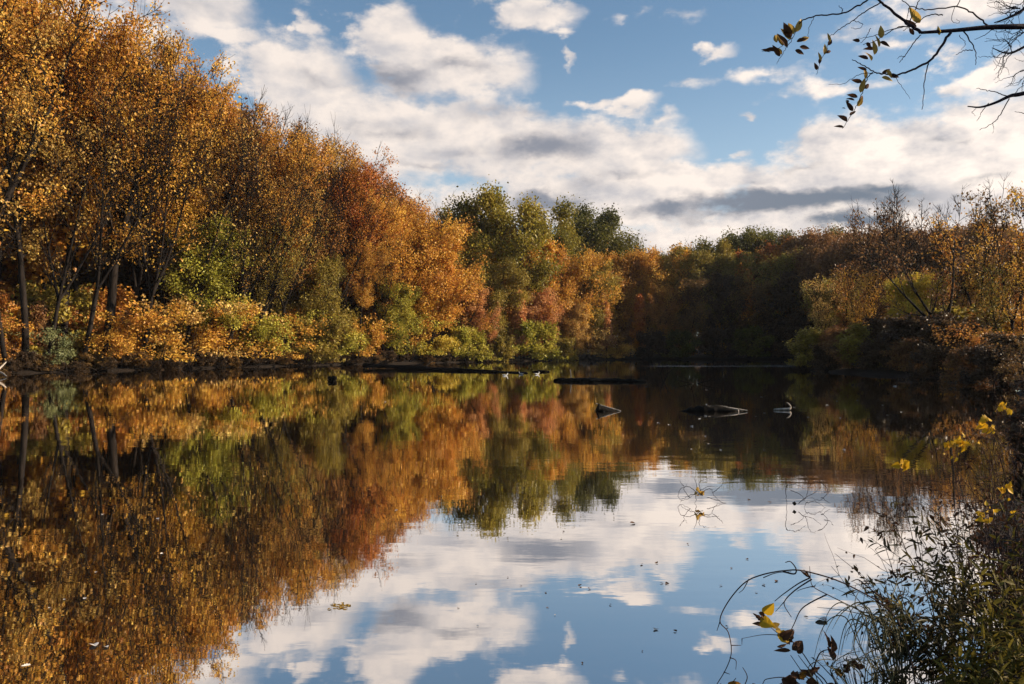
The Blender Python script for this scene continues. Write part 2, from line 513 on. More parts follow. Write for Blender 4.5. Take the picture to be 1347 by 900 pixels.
def turn(d, ang, azim):
    d = unit(d)
    ref = np.array([0, 0, 1.0]) if abs(d[2]) < .95 else np.array([1.0, 0, 0])
    u = unit(np.cross(d, ref))
    v = np.cross(d, u)
    return unit(d * math.cos(ang) + (u * math.cos(azim) + v * math.sin(azim)) * math.sin(ang))

def grow(seed, H, base=.25, width=.28, prof='dome', n1=16, ang=(65, 20), up=.5, n2=6, n3=5, r0=.02, leaf=24, lsize=.28,
         lspread=.55, bare=1.1, fork=0, fork_at=.35, fork_ang=16, lean=0.0, stems=1, thin=0.0, wander=.10, tw=1.0, ragged=0.2, clear=0.0, fork_var=.3):
    """-> (wood Geo, leaf Geo or None).  width = crown radius / H"""
    rg = np.random.default_rng(seed)
    wood, lf = Geo(), Geo()
    golden = 2.39996
    W = width * H
    leaders = []
    for s in range(stems):
        a = s * 2 * math.pi / max(stems, 1) + rg.uniform(0, 1)
        d0 = unit([math.cos(a) * .28 * (stems > 1) + lean, math.sin(a) * .28 * (stems > 1), 1])
        st = np.array([math.cos(a), math.sin(a), 0]) * (.012 * H if stems > 1 else 0) + np.array([0, 0, -0.25])
        rb = r0 * H * (0.7 if stems > 1 else 1)
        if fork:
            tr = path(st, d0, H * fork_at, 6, .15, .05, rg)
            rr = np.linspace(rb, rb * .78, len(tr))
            rr[0] *= 1.35
            wood.tube(tr, rr, 8)
            for k in range(fork):
                az = k * 2 * math.pi / fork + rg.uniform(-.4, .4) + .3
                dd = turn(tr[-1] - tr[-2], R(fork_ang * rg.uniform(1 - fork_var, 1 + min(fork_var, .35))), az)
                L = H * (1 - fork_at) * rg.uniform(.85, 1.0)
                ld = path(tr[-1], dd, L, 10, .35, wander, rg)
                lr = rb * .62 * np.linspace(1, .06, len(ld)) ** .9
                wood.tube(ld, lr, 6)
                leaders.append((ld, lr, max(0.0, (base - fork_at) / (1 - fork_at))))
        else:
            L = H * (rg.uniform(.75, 1) if stems > 1 else 1)
            ld = path(st, d0, L, 12, .15, wander * .8, rg)
            lr = rb * np.linspace(1, .05, len(ld)) ** .85
            lr[0] *= 1.4
            wood.tube(ld, lr, 8)
            leaders.append((ld, lr, base))
    tint_all = []
    for (ld, lr, b0) in leaders:
        m = max(3, int(round(n1 / len(leaders))))
        off = rg.uniform(0, 6.28)
        for q in range(m):
            u = (q + rg.uniform(.1, .9)) / m
            tpos = b0 + (1 - b0) * u * .98
            fi = tpos * (len(ld) - 1)
            i0 = min(int(fi), len(ld) - 2)
            fr_ = fi - i0
            pt = ld[i0] * (1 - fr_) + ld[i0 + 1] * fr_
            rad = lr[i0] * (1 - fr_) + lr[i0 + 1] * fr_
            td = unit(ld[i0 + 1] - ld[i0])
            if prof == 'dome':
                pr = math.sqrt(max(.04, 1 - (u * .95) ** 2)) * (0.75 + .25 * min(1, u * 4))
            elif prof == 'cone':
                pr = (1 - u) ** .8 * .95 + .12
            elif prof == 'vase':
                pr = .55 + .6 * math.sin(min(1, u * 1.15) * math.pi * .8)
            else:
                pr = .7 + .3 * math.sin(u * 3)
            L1 = W * pr * rg.uniform(1 - ragged * 1.1, 1 + ragged)
            d1 = turn(td, R(ang[0] + (ang[1] - ang[0]) * u + rg.normal(0, 7)), off + q * golden)
            p1 = path(pt, d1, L1, 7, up * rg.uniform(.6, 1.4), wander * 1.5, rg)
            r1 = min(rad * .62, .012 * H) * np.linspace(1, .12, len(p1)) ** .9
            r1 = np.maximum(r1, .0012 * H * tw)
            wood.tube(p1, r1, 5)
            ctint = rg.uniform(0, 1)
            for q2 in range(n2 + 1):
                u2 = .25 + .75 * (q2 + rg.uniform(0, .8)) / (n2 + 1) if q2 < n2 else .98
                fi = min(u2, .98) * (len(p1) - 1)
                j0 = min(int(fi), len(p1) - 2)
                pt2 = p1[j0] * (1 - fi + j0) + p1[j0 + 1] * (fi - j0)
                d2 = turn(p1[j0 + 1] - p1[j0], R(rg.uniform(25, 60)) if q2 < n2 else .1, rg.uniform(0, 6.28))
                L2 = L1 * rg.uniform(.3, .55) * (1.1 - .4 * u2) + .02 * H
                p2 = path(pt2, d2, L2, 4, up * .6, wander * 2, rg)
                r2 = np.linspace(max(.0016 * H * tw, r1[j0] * .5), .0007 * H * tw, len(p2))
                wood.tube(p2, r2, 3)
                tip = thin == 0
                for q3 in range(n3 + tip):
                    k0 = rg.integers(1, len(p2) - 1)
                    d3 = turn(p2[k0 + 1] - p2[k0], R(rg.uniform(20, 60)), rg.uniform(0, 6.28))
                    L3 = L2 * rg.uniform(.35, .7)
                    p3 = p2[-3:] if q3 == n3 else path(p2[k0], d3, L3, 3, up * .5, wander * 2, rg)
                    if q3 < n3:
                        wood.tube(p3, np.linspace(.0009 * H * tw, .0004 * H * tw, len(p3)), 3)
                    hrel = p3[-1][2] / H
                    if leaf and hrel < bare and rg.uniform() > thin + max(0, (hrel - bare + .2) * 3 if bare < 1 else 0):
                        nl = max(2, int(leaf * rg.uniform(.5, 1.5)))
                        ww = rg.uniform(0, 1, (nl, 1)) * (len(p3) - 1)
                        ii = np.minimum(ww.astype(int), len(p3) - 2)[:, 0]
                        c = p3[ii] * (1 - (ww - ii[:, None])) + p3[ii + 1] * (ww - ii[:, None])
                        c = c + rg.normal(0, lspread * lsize * 1.6, (nl, 3))
                        axis = unit(rg.normal(0, 1, (nl, 3)) + d3 * .5 + np.array([0, 0, -.35]))
                        nn = unit(rg.normal(0, .75, (nl, 3)) + np.array([0, 0, .75]))
                        side = unit(np.cross(nn, axis))
                        sz_ = lsize * rg.uniform(.65, 1.35, nl)
                        tt = np.clip(.55 * ctint + .2 * rg.uniform() + rg.normal(0.12, .13, nl), 0, 1)
                        lf.quads(c, axis, side, sz_, sz_ * .72, tt)
    if lf.n:
        v = np.concatenate(lf.v)
        tt = np.concatenate(lf.t)
        v = v.reshape(-1, 4, 3)
        keep = v[:, 0, 2] > max(.15, clear * H * (1 + 0.0))
        v = v[keep].reshape(-1, 3)
        lf.v, lf.f, lf.t, lf.n = [v], [np.arange(len(v)).reshape(-1, 4)], [tt[keep]], len(v)
    return wood, (lf if lf.n else None)

PROTO = {}
def proto(key, bark=None, **kw):
    wd, lf = grow(**kw)
    a = wd.make('trunk', bark or BARK, smooth=True)
    b = lf.make('crown', LEAF) if lf else None
    vv = np.concatenate(lf.v) if lf else np.concatenate(wd.v)
    H = float(max(np.percentile(vv[:, 2], 99.7), np.percentile(np.concatenate(wd.v)[:, 2], 99.5) if kw.get('bare', 2) < 1 or kw.get('thin', 0) > .3 else 0))
    for o in (a, b):
        if o:
            col.objects.unlink(o)
    PROTO[key] = (a, b, H)

for k in range(4):      # tall forest-edge trees, steep limbs, thin tops
    proto(f'tall{k}', seed=100 + k, H=28, base=.24, width=.2, prof='vase', n1=26, ang=(58, 24), up=.7, n2=6, n3=5, r0=.0105, leaf=24, lsize=.235, lspread=.8, ragged=.45, thin=.12, fork=2 + k % 2, fork_at=.30 + .05 * k, fork_ang=13)
proto('forked', seed=131, H=28, base=.24, width=.19, prof='vase', n1=26, ang=(50, 24), up=.7, n2=6, n3=5, r0=.016, leaf=13, lsize=.235, lspread=.8, thin=.25, fork=3, fork_at=.34, fork_ang=15)
for k in range(2):      # tall, half-bare
    proto(f'thin{k}', seed=140 + k, H=28, base=.28, width=.22, prof='vase', n1=34, ang=(52, 26), up=.75, n2=7, n3=6, r0=.0105, leaf=13, lsize=.22, lspread=.8, fork=4, fork_at=.26, fork_ang=15, bare=.93, thin=.4, tw=.9)
for k in range(2):      # wiry forest-edge trees, nearly leafless, that draw dark lines over the foliage
    proto(f'wiry{k}', seed=330 + k, H=24, base=.3, width=.22, prof='vase', n1=22, ang=(45, 24), up=.75, n2=6, n3=5, r0=.0095, leaf=6, lsize=.22, lspread=.8, fork=3, fork_at=.3, fork_ang=17, thin=.75, tw=.9, lean=.12)
for k in range(2):      # oaks, broad dense domes
    proto(f'oak{k}', seed=164 + k, H=24, base=.3, width=.21, prof='dome', n1=62, ang=(75, 30), up=.2, n2=6, n3=3, r0=.018, leaf=38, lsize=.36, lspread=1.25, tw=.6, fork=9 + k, fork_at=.24, fork_ang=33, fork_var=.85, wander=.12, ragged=.3)
for k in range(4):      # maples, middling, dense
    proto(f'maple{k}', seed=180 + k, H=18, base=.1, width=.30, prof='dome' if k % 2 else 'vase', n1=30, ang=(75, 25), up=.5, n2=6, n3=5, r0=.012, leaf=17, lsize=.31, lspread=.75, ragged=.5, fork=2 + k % 2, fork_at=.22, fork_ang=14)
for k in range(3):      # young open-crowned trees of the right bank
    proto(f'young{k}', seed=210 + k, H=12, base=.2, width=.24, prof='vase', n1=18, ang=(50, 20), up=.6, n2=6, n3=5, r0=.012, leaf=10, lsize=.19, lspread=.8, ragged=.4, fork=2, fork_at=.3, fork_ang=15, thin=.6, tw=1.2)
for k in range(2):      # bare crowns
    proto(f'bare{k}', seed=230 + k, H=12, base=.22, width=.26, prof='vase', n1=22, ang=(40, 16), up=.75, n2=7, n3=6, r0=.014, leaf=3, lsize=.2, fork=3, fork_at=.25, fork_ang=20, thin=.85, tw=1.3)
proto('leaner', seed=247, H=12, base=.3, width=.26, prof='vase', n1=16, ang=(50, 25), up=.7, n2=6, n3=4, r0=.02, leaf=5, lsize=.2, fork=3, fork_at=.28, fork_ang=28, lean=-.35, thin=.7, tw=1.3)
proto('reach', seed=251, H=14, base=.2, width=.2, prof='vase', n1=14, ang=(45, 25), up=.35, n2=5, n3=5, r0=.014, leaf=6, lsize=.26, lean=.75, thin=.55, tw=1.2)
for k in range(2):      # narrow saplings
    proto(f'narrow{k}', seed=260 + k, H=10, base=.12, width=.13, prof='cone', n1=24, ang=(60, 30), up=.5, n2=4, n3=4, r0=.010, leaf=16, lsize=.26)
for k in range(3):      # overhanging golden shrubs
    proto(f'shrub{k}', seed=280 + k, H=5, base=.22, width=.5, prof='flat', n1=18, ang=(85, 30), up=-.35, n2=5, n3=4, r0=.010, leaf=12, lsize=.21, lspread=.7, thin=.3, stems=6, ragged=.55, clear=.2, wander=.16)
for k in range(2):      # dense low bushes
    proto(f'bush{k}', seed=300 + k, H=3.5, base=.05, width=.55, prof='dome', n1=22, ang=(80, 30), up=.35, n2=5, n3=4, r0=.010, leaf=16, lsize=.2, stems=5, wander=.14, ragged=.4, clear=.07)

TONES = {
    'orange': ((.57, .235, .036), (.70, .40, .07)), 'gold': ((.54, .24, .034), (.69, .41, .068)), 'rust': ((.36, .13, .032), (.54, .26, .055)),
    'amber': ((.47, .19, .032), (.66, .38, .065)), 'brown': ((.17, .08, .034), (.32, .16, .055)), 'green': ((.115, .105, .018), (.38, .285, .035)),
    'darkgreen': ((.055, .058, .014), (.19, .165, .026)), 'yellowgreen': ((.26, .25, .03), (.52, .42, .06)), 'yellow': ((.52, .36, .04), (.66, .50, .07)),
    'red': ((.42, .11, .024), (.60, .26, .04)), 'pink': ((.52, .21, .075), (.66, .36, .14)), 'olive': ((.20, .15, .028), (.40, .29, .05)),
    'straw': ((.50, .28, .065), (.68, .45, .14)), 'sage': ((.13, .15, .06), (.27, .27, .11)), 'umber': ((.045, .028, .018), (.12, .07, .032)),  # umber, like sepia, also puts the cove's shade into leaf colour
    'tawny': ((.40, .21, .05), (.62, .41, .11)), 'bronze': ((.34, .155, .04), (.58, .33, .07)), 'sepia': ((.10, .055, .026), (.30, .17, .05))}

LABELS = set()
def plant(key, name, label, cat, X, Y, H, tone, rz=None, lean=0.0, group=None, wide=1.0, bark=None, nick=None):
    a, b, H0 = PROTO[key]
    z = float(ground_z(np.array(X), np.array(Y)))
    rz = float(rng.uniform(0, 6.28)) if rz is None else rz
    root = thing(name, label, cat, (X, Y, z - .05), 0, group)
    root.rotation_mode = 'XYZ'
    root.rotation_euler = (0, R(lean), rz) if not lean else (0, 0, 0)
    if lean:
        from mathutils import Matrix
        root.rotation_euler = (Matrix.Rotation(R(lean), 3, 'Y') @ Matrix.Rotation(rz, 3, 'Z')).to_euler()
    s = H / H0
    root.scale = (s * wide, s * wide, s)
    for src in (a, b):
        if src is None:
            continue
        c = src.copy()
        col.objects.link(c)
        c.parent = root
        c['tone_a'], c['tone_b'] = TONES[tone]
    LABELS.add(label)
    return root

L_PX = np.array([-120, -60, 0, 178.6, 330, 495, 637, 739, 810, 911, 1046])
L_D = np.array([48, 54, 62, 72, 84, 100, 116, 128, 138, 141, 136])
def shoreD(px):
    return float(np.interp(px, L_PX, L_D))
def left(px, off):
    D = shoreD(px) + off
    return (px - CX) / FPX * D, D

# ---- the wooded left bank, front row: px, metres behind the waterline, prototype, height, tone, lean, label, nickname
FRONT = [
 (-30, 4, 'forked', 34, 'orange', 0, 'orange tree cut by the left frame edge, thick dark limbs reaching in at the top', 'the tree cut by the left frame edge'),
 (34, 2, 'tall0', 32, 'tawny', 0, 'tawny tree whose twin pale-edged stems stand at the waterline far left', 'the twin pale-edged stems far left'),
 (10, .6, 'wiry1', 24, 'tawny', -2, 'thin dark leafless-looking tree standing left of the twin pale stems', 'the thin tree left of the twin stems'),
 (108, 1, 'wiry0', 26, 'bronze', 1, 'straight thin dark-stemmed tree close left of the big forked trunk', 'the straight thin stem'),
 (238, 1.5, 'wiry1', 26, 'tawny', 6, 'slender tree slanting right above the brightest straw-gold shrub', 'the slender slanting tree'),
 (292, 1.5, 'wiry0', 24, 'bronze', 9, 'thin many-branched dark tree between yellow-green tree and leaning trunk', 'the thin many-branched tree'),
 (345, 3, 'tall2', 25, 'orange', 5, 'orange tree behind the slender leaning trunk', 'the orange tree by the leaning trunk'),
 (60, .8, 'wiry0', 22, 'tawny', 2, 'thin dark near-leafless tree at the waterline left of the big forked trunk', 'the thin near-leafless tree'),
 (186, 1, 'wiry1', 25, 'gold', 4, 'slim near-leafless tree just right of the big forked dark trunk', 'the slim near-leafless tree'),
 (372, 1.2, 'wiry0', 24, 'rust', 8, 'wiry near-leafless tree slanting right beyond the slender leaning trunk', 'the wiry slanting tree'),
 (428, 1.2, 'wiry1', 22, 'rust', 10, 'wiry dark-stemmed tree in front of the reddest crown', 'the wiry dark-stemmed tree'),
 (505, 1.2, 'wiry0', 17, 'gold', 6, 'wiry tree with faint gold leaves left of the small lime tree', 'the wiry gold-flecked tree'),
 (82, 5, 'tall1', 33, 'amber', 0, 'amber tree between the twin pale stems and the big forked dark trunk', 'the amber tree beside the twin stems'),
 (140, 3, 'forked', 31, 'gold', 3, 'golden tree with the big dark trunk that forks into a wide V', 'the big forked dark trunk'),
 (176, 6, 'thin0', 32, 'bronze', 2, 'tallest half-bare brown tree, its leafless top spreading fans against the cloud', 'the tallest half-bare brown tree'),
 (212, 4, 'tall2', 30, 'gold', 2, 'golden tree with the bright orange crest under the upper left cloud', 'the bright orange crested tree'),
 (262, 5, 'thin1', 28, 'bronze', 3, 'bronze-brown tree with bare twigs along its crown, right of the bright orange crest', 'the bronze bare-twigged tree'),
 (268, 1.5, 'maple1', 15, 'yellowgreen', 0, 'yellow-green middle-sized tree above the golden overhanging shrubs', 'the yellow-green middle-sized tree'),
 (300, 6, 'tall3', 28.2, 'amber', 4, 'tall amber-brown tree behind the yellow-green middle-sized tree', 'the tall amber-brown tree'),
 (330, 1.5, 'thin1', 21, 'olive', 14, 'slender dark leaning trunk rising rightwards from the middle of the left bank', 'the slender leaning trunk'),
 (356, 6, 'tall0', 26.5, 'tawny', 5, 'tawny gold tree with fine upright twigs, right of the tall amber-brown one', 'the tawny upright-twigged tree'),
 (402, 5, 'thin0', 25.5, 'rust', 6, 'rusty tree of many thin dark stems slanting right at mid left bank', 'the rusty slanting-stemmed tree'),
 (446, 6, 'tall1', 26, 'red', 3, 'deep red-orange tree, the reddest crown on the left skyline', 'the reddest crown'),
 (492, 4, 'tall2', 22, 'orange', 4, 'orange tree right after the reddest crown where the skyline drops', 'the orange tree on the falling skyline'),
 (535, 4, 'maple0', 20, 'gold', 3, 'gold tree low on the skyline beside the big green oak', 'the gold tree beside the green oak'),
 (566, 2, 'maple2', 17, 'orange', 4, 'bright orange cone-shaped tree at the right end of the left bank', 'the bright orange cone-shaped tree'),
 (420, 1.5, 'maple3', 13, 'olive', 0, 'olive-gold tree at the waterline under the rusty slanting stems', 'the olive waterline tree'),
 (470, 1.5, 'tall3', 15, 'amber', 8, 'short amber tree with a forked stem near the water left of the lime tree', 'the short amber tree'),
 (523, .8, 'maple1', 10.5, 'yellowgreen', 0, 'small lime-green tree glowing at the foot of the orange trees', 'the small lime-green tree'),
 (590, .6, 'reach', 12, 'rust', 0, 'near-leafless tree leaning right over the water with long bare limbs', 'the bare tree leaning over the water'),
 (634, 1.5, 'maple0', 10.5, 'pink', 0, 'small salmon-pink tree just right of the bare leaning tree', 'the small salmon-pink tree'),
 (600, 5, 'maple3', 14, 'amber', 0, 'round amber tree behind the bare leaning tree', 'the round amber tree'),
 (642, 13, 'oak0', 26.3, 'green', 0, 'big broad green oak, the tallest dome beyond the left bank', 'the big green oak'),
 (694, 8, 'maple1', 20.5, 'gold', 0, 'tall golden tree on the right shoulder of the big green oak', 'the golden tree on the oak’s shoulder'),
 (632, 4, 'oak1', 15.5, 'olive', 0, 'olive-gold domed tree in front of the big green oak', 'the olive-gold domed tree'),
 (718, 18, 'oak1', 23.5, 'green', 0, 'green tree between the two broad oaks, its crown just clearing the gold', 'the green tree between the oaks'),
 (790, 20, 'oak1', 27.5, 'darkgreen', 0, 'broad dark green oak with a flat dome right of centre', 'the broad dark green oak'),
 (745, 6, 'maple0', 18, 'gold', 0, 'gold-orange tree below the gap between the two oaks', 'the gold tree below the oak gap'),
 (778, 5, 'maple3', 16.5, 'olive', 0, 'upright olive-gold tree in front of the dark green oak', 'the upright olive-gold tree'),
 (815, 8, 'maple2', 19, 'amber', 0, 'amber tree in front of the dark green oak’s right edge', 'the amber tree under the dark oak'),
 (850, 9, 'maple1', 19, 'orange', 0, 'orange tree where sunlit wood meets the shaded cove', 'the orange tree at the edge of the shade'),
 (882, 11, 'maple3', 21, 'gold', 0, 'gold-topped tree first in the shaded cove, notch of sky at its right', 'the gold-topped cove tree'),
 (685, .6, 'narrow0', 10.5, 'pink', 0, 'narrow pale pink sapling like a column beside the round green bush', 'the narrow pink column'),
 (716, 1.5, 'maple2', 11.5, 'pink', 0, 'salmon tree behind the right side of the round green bush', 'the salmon tree by the green bush'),
 (756, 1.5, 'maple1', 9.5, 'straw', 0, 'straw-coloured small tree at the water below the upright olive-gold tree', 'the straw-coloured small tree'),
 (798, 2, 'narrow1', 11, 'pink', 0, 'pinkish pointed sapling nearest the shaded cove’s left side', 'the pinkish pointed sapling'),
 (842, 3, 'narrow0', 11, 'red', 0, 'dull red pointed sapling just inside the shade of the cove', 'the dull red sapling'),
 # the shaded cove; waterline trees have its shade painted into darker leaf tones
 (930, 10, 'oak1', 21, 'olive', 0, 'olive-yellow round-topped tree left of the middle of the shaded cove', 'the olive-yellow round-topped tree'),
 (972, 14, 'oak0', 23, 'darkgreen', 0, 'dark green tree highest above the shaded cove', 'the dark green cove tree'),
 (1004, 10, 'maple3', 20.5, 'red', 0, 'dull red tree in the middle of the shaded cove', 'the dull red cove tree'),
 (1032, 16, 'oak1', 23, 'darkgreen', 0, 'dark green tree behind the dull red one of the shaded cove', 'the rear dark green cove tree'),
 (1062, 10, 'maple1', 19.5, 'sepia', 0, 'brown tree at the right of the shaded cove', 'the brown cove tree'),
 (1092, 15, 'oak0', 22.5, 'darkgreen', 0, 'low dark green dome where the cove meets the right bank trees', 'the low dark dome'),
 (905, 4, 'maple0', 14, 'sepia', 0, 'short tree, leaves browned for shade, at the waterline under the gold-topped cove tree', 'the short cove tree browned for shade'),
 (950, 5, 'maple2', 15, 'umber', 0, 'umber tree, leaves darkened for deep shade, at the centre of the cove’s waterline', 'the tree darkened for deep shade'),
 (990, 5, 'maple3', 14, 'sepia', 0, 'small tree, leaves browned for deep shade, below the dull red cove tree', 'the small tree browned for deep shade'),
 (1036, 5, 'maple1', 15, 'umber', 0, 'umber tree, leaves darkened for shade, at the right end of the cove’s waterline', 'the tree darkened for shade'),
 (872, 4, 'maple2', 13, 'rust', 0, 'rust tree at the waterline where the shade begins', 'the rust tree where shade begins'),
]
NICK = []
for (px, off, key, H, tone, lean, lab, nick) in FRONT:
    X, Y = left(px, off)
    plant(key, {'oak': 'oak_tree', 'nar': 'sapling', 'map': 'maple_tree', 'bar': 'bare_tree'}.get(key[:3], 'woodland_tree'), lab, 'tree', X, Y, H, tone, lean=lean, wide=1.0)
    NICK.append((px, nick))

# ---- deeper rows of the same wood: seen only as tops and as the dark depth between trunks
ADJ = {'orange': 'orange', 'amber': 'amber', 'rust': 'rusty', 'brown': 'brown', 'gold': 'golden', 'green': 'green', 'darkgreen': 'dark green', 'olive': 'olive', 'red': 'red'}
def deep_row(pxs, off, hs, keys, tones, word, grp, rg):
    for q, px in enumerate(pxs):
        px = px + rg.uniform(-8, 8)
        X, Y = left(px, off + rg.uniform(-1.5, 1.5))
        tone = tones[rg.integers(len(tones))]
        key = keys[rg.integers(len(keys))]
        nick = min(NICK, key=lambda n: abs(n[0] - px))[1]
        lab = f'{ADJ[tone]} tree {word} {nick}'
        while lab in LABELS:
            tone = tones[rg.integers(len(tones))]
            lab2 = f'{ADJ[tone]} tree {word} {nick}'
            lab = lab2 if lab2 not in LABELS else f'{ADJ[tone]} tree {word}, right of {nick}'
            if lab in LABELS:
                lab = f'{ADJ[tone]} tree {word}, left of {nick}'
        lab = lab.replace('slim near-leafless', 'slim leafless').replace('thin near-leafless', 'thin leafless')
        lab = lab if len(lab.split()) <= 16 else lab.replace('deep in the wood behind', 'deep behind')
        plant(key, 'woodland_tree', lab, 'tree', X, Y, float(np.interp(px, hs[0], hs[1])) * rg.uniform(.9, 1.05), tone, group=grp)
rg = np.random.default_rng(5)
HS = ([-60, 100, 220, 330, 440, 500, 570, 640, 800, 900, 1100], [35, 33, 29.5, 28, 26.5, 23, 20, 22, 24, 20, 20])
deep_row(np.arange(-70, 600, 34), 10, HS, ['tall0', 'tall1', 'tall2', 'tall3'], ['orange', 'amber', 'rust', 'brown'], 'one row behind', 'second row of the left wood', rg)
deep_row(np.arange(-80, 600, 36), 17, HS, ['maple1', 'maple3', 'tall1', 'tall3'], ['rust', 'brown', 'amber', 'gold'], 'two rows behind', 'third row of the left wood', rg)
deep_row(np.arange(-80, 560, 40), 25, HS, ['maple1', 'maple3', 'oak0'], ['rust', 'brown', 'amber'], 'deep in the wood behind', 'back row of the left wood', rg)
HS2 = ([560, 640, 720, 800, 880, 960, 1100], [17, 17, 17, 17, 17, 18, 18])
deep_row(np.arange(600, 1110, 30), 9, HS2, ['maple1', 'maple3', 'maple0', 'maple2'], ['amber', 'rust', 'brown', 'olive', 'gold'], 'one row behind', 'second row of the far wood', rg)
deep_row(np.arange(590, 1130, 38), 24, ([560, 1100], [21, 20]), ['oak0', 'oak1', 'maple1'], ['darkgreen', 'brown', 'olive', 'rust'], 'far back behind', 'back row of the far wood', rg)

# ---- shrubs along the left and far waterline
SHRUBS = [
 (-20, 4.5, 'shrub0', 4.5, 'rust', 'rusty shrub at the left frame edge by the pale driftwood'),
 (66, .4, 'shrub1', 3.6, 'sage', 'pale sage-green bush at the waterline beside the twin stems'),
 (158, .2, 'shrub2', 5, 'amber', 'amber shrub left of the brightest overhanging ones'),
 (205, -.3, 'shrub0', 6.5, 'gold', 'bright golden shrub overhanging the dark bank, first of three'),
 (248, -.4, 'shrub1', 7, 'straw', 'brightest straw-gold shrub overhanging the water on the left bank'),
 (292, -.3, 'shrub2', 7, 'gold', 'golden shrub with drooping sprays, last of the bright overhanging three'),
 (340, 0, 'shrub0', 6.5, 'yellowgreen', 'yellow-green shrub at the foot of the slender leaning trunk'),
 (378, .2, 'shrub1', 6, 'gold', 'gold shrub between the leaning trunk and the olive waterline tree'),
 (412, 0, 'bush1', 5, 'olive', 'olive bush low on the bank under the olive waterline tree'),
 (448, .2, 'shrub2', 6, 'yellowgreen', 'lime shrub with pale sprays near the short amber tree'),
 (486, .2, 'shrub0', 6, 'gold', 'gold shrub between the short amber tree and the small lime tree'),
 (540, .2, 'shrub1', 6, 'yellowgreen', 'lime shrub right of the small lime-green tree'),
 (574, .2, 'shrub2', 5.5, 'yellow', 'yellow shrub under the bright orange cone-shaped tree'),
 (612, .2, 'bush1', 5, 'yellowgreen', 'lime bush under the bare tree leaning over the water'),
 (655, .3, 'bush0', 4, 'olive', 'olive bush in the gap left of the round green bush'),
 (700, -.6, 'bush1', 6.2, 'yellowgreen', 'round green bush at the far waterline left of centre'),
 (738, .2, 'bush0', 4.2, 'olive', 'low olive bush right of the round green bush'),
 (775, .2, 'shrub1', 5.5, 'straw', 'straw-gold shrub at the far waterline below the salmon saplings'),
 (815, .2, 'shrub2', 5, 'amber', 'amber shrub last in the sun before the shaded cove'),
 (855, .5, 'bush1', 5, 'umber', 'bush browned for shade at the waterline, leftmost in the cove'),  # cove bushes: shade painted into their umber and dark green leaves
 (895, .5, 'bush0', 5, 'darkgreen', 'bush darkened for deep shade left of the cove’s middle'),
 (940, .5, 'bush1', 5.5, 'umber', 'bush browned for deep shade at the cove’s middle'),
 (985, .5, 'bush0', 5.5, 'darkgreen', 'bush darkened for deep shade right of the cove’s middle'),
 (1030, .5, 'bush1', 5.5, 'umber', 'bush browned for shade at the cove’s right end'),
]
for (px, off, key, H, tone, lab) in SHRUBS:
    X, Y = left(px, off)
    plant(key, 'waterside_shrub', lab, 'shrub', X, Y, H, tone, wide=1.15)
rg = np.random.default_rng(8)
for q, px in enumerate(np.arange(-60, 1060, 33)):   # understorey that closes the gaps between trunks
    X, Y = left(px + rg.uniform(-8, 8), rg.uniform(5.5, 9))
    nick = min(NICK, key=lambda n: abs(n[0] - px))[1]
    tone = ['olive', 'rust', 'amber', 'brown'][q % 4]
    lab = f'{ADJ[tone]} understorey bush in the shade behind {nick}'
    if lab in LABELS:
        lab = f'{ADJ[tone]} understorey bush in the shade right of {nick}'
    plant('bush%d' % (q % 2), 'understorey_bush', lab, 'shrub', X, Y, rg.uniform(5, 7.5), tone, group='understorey of the wood')

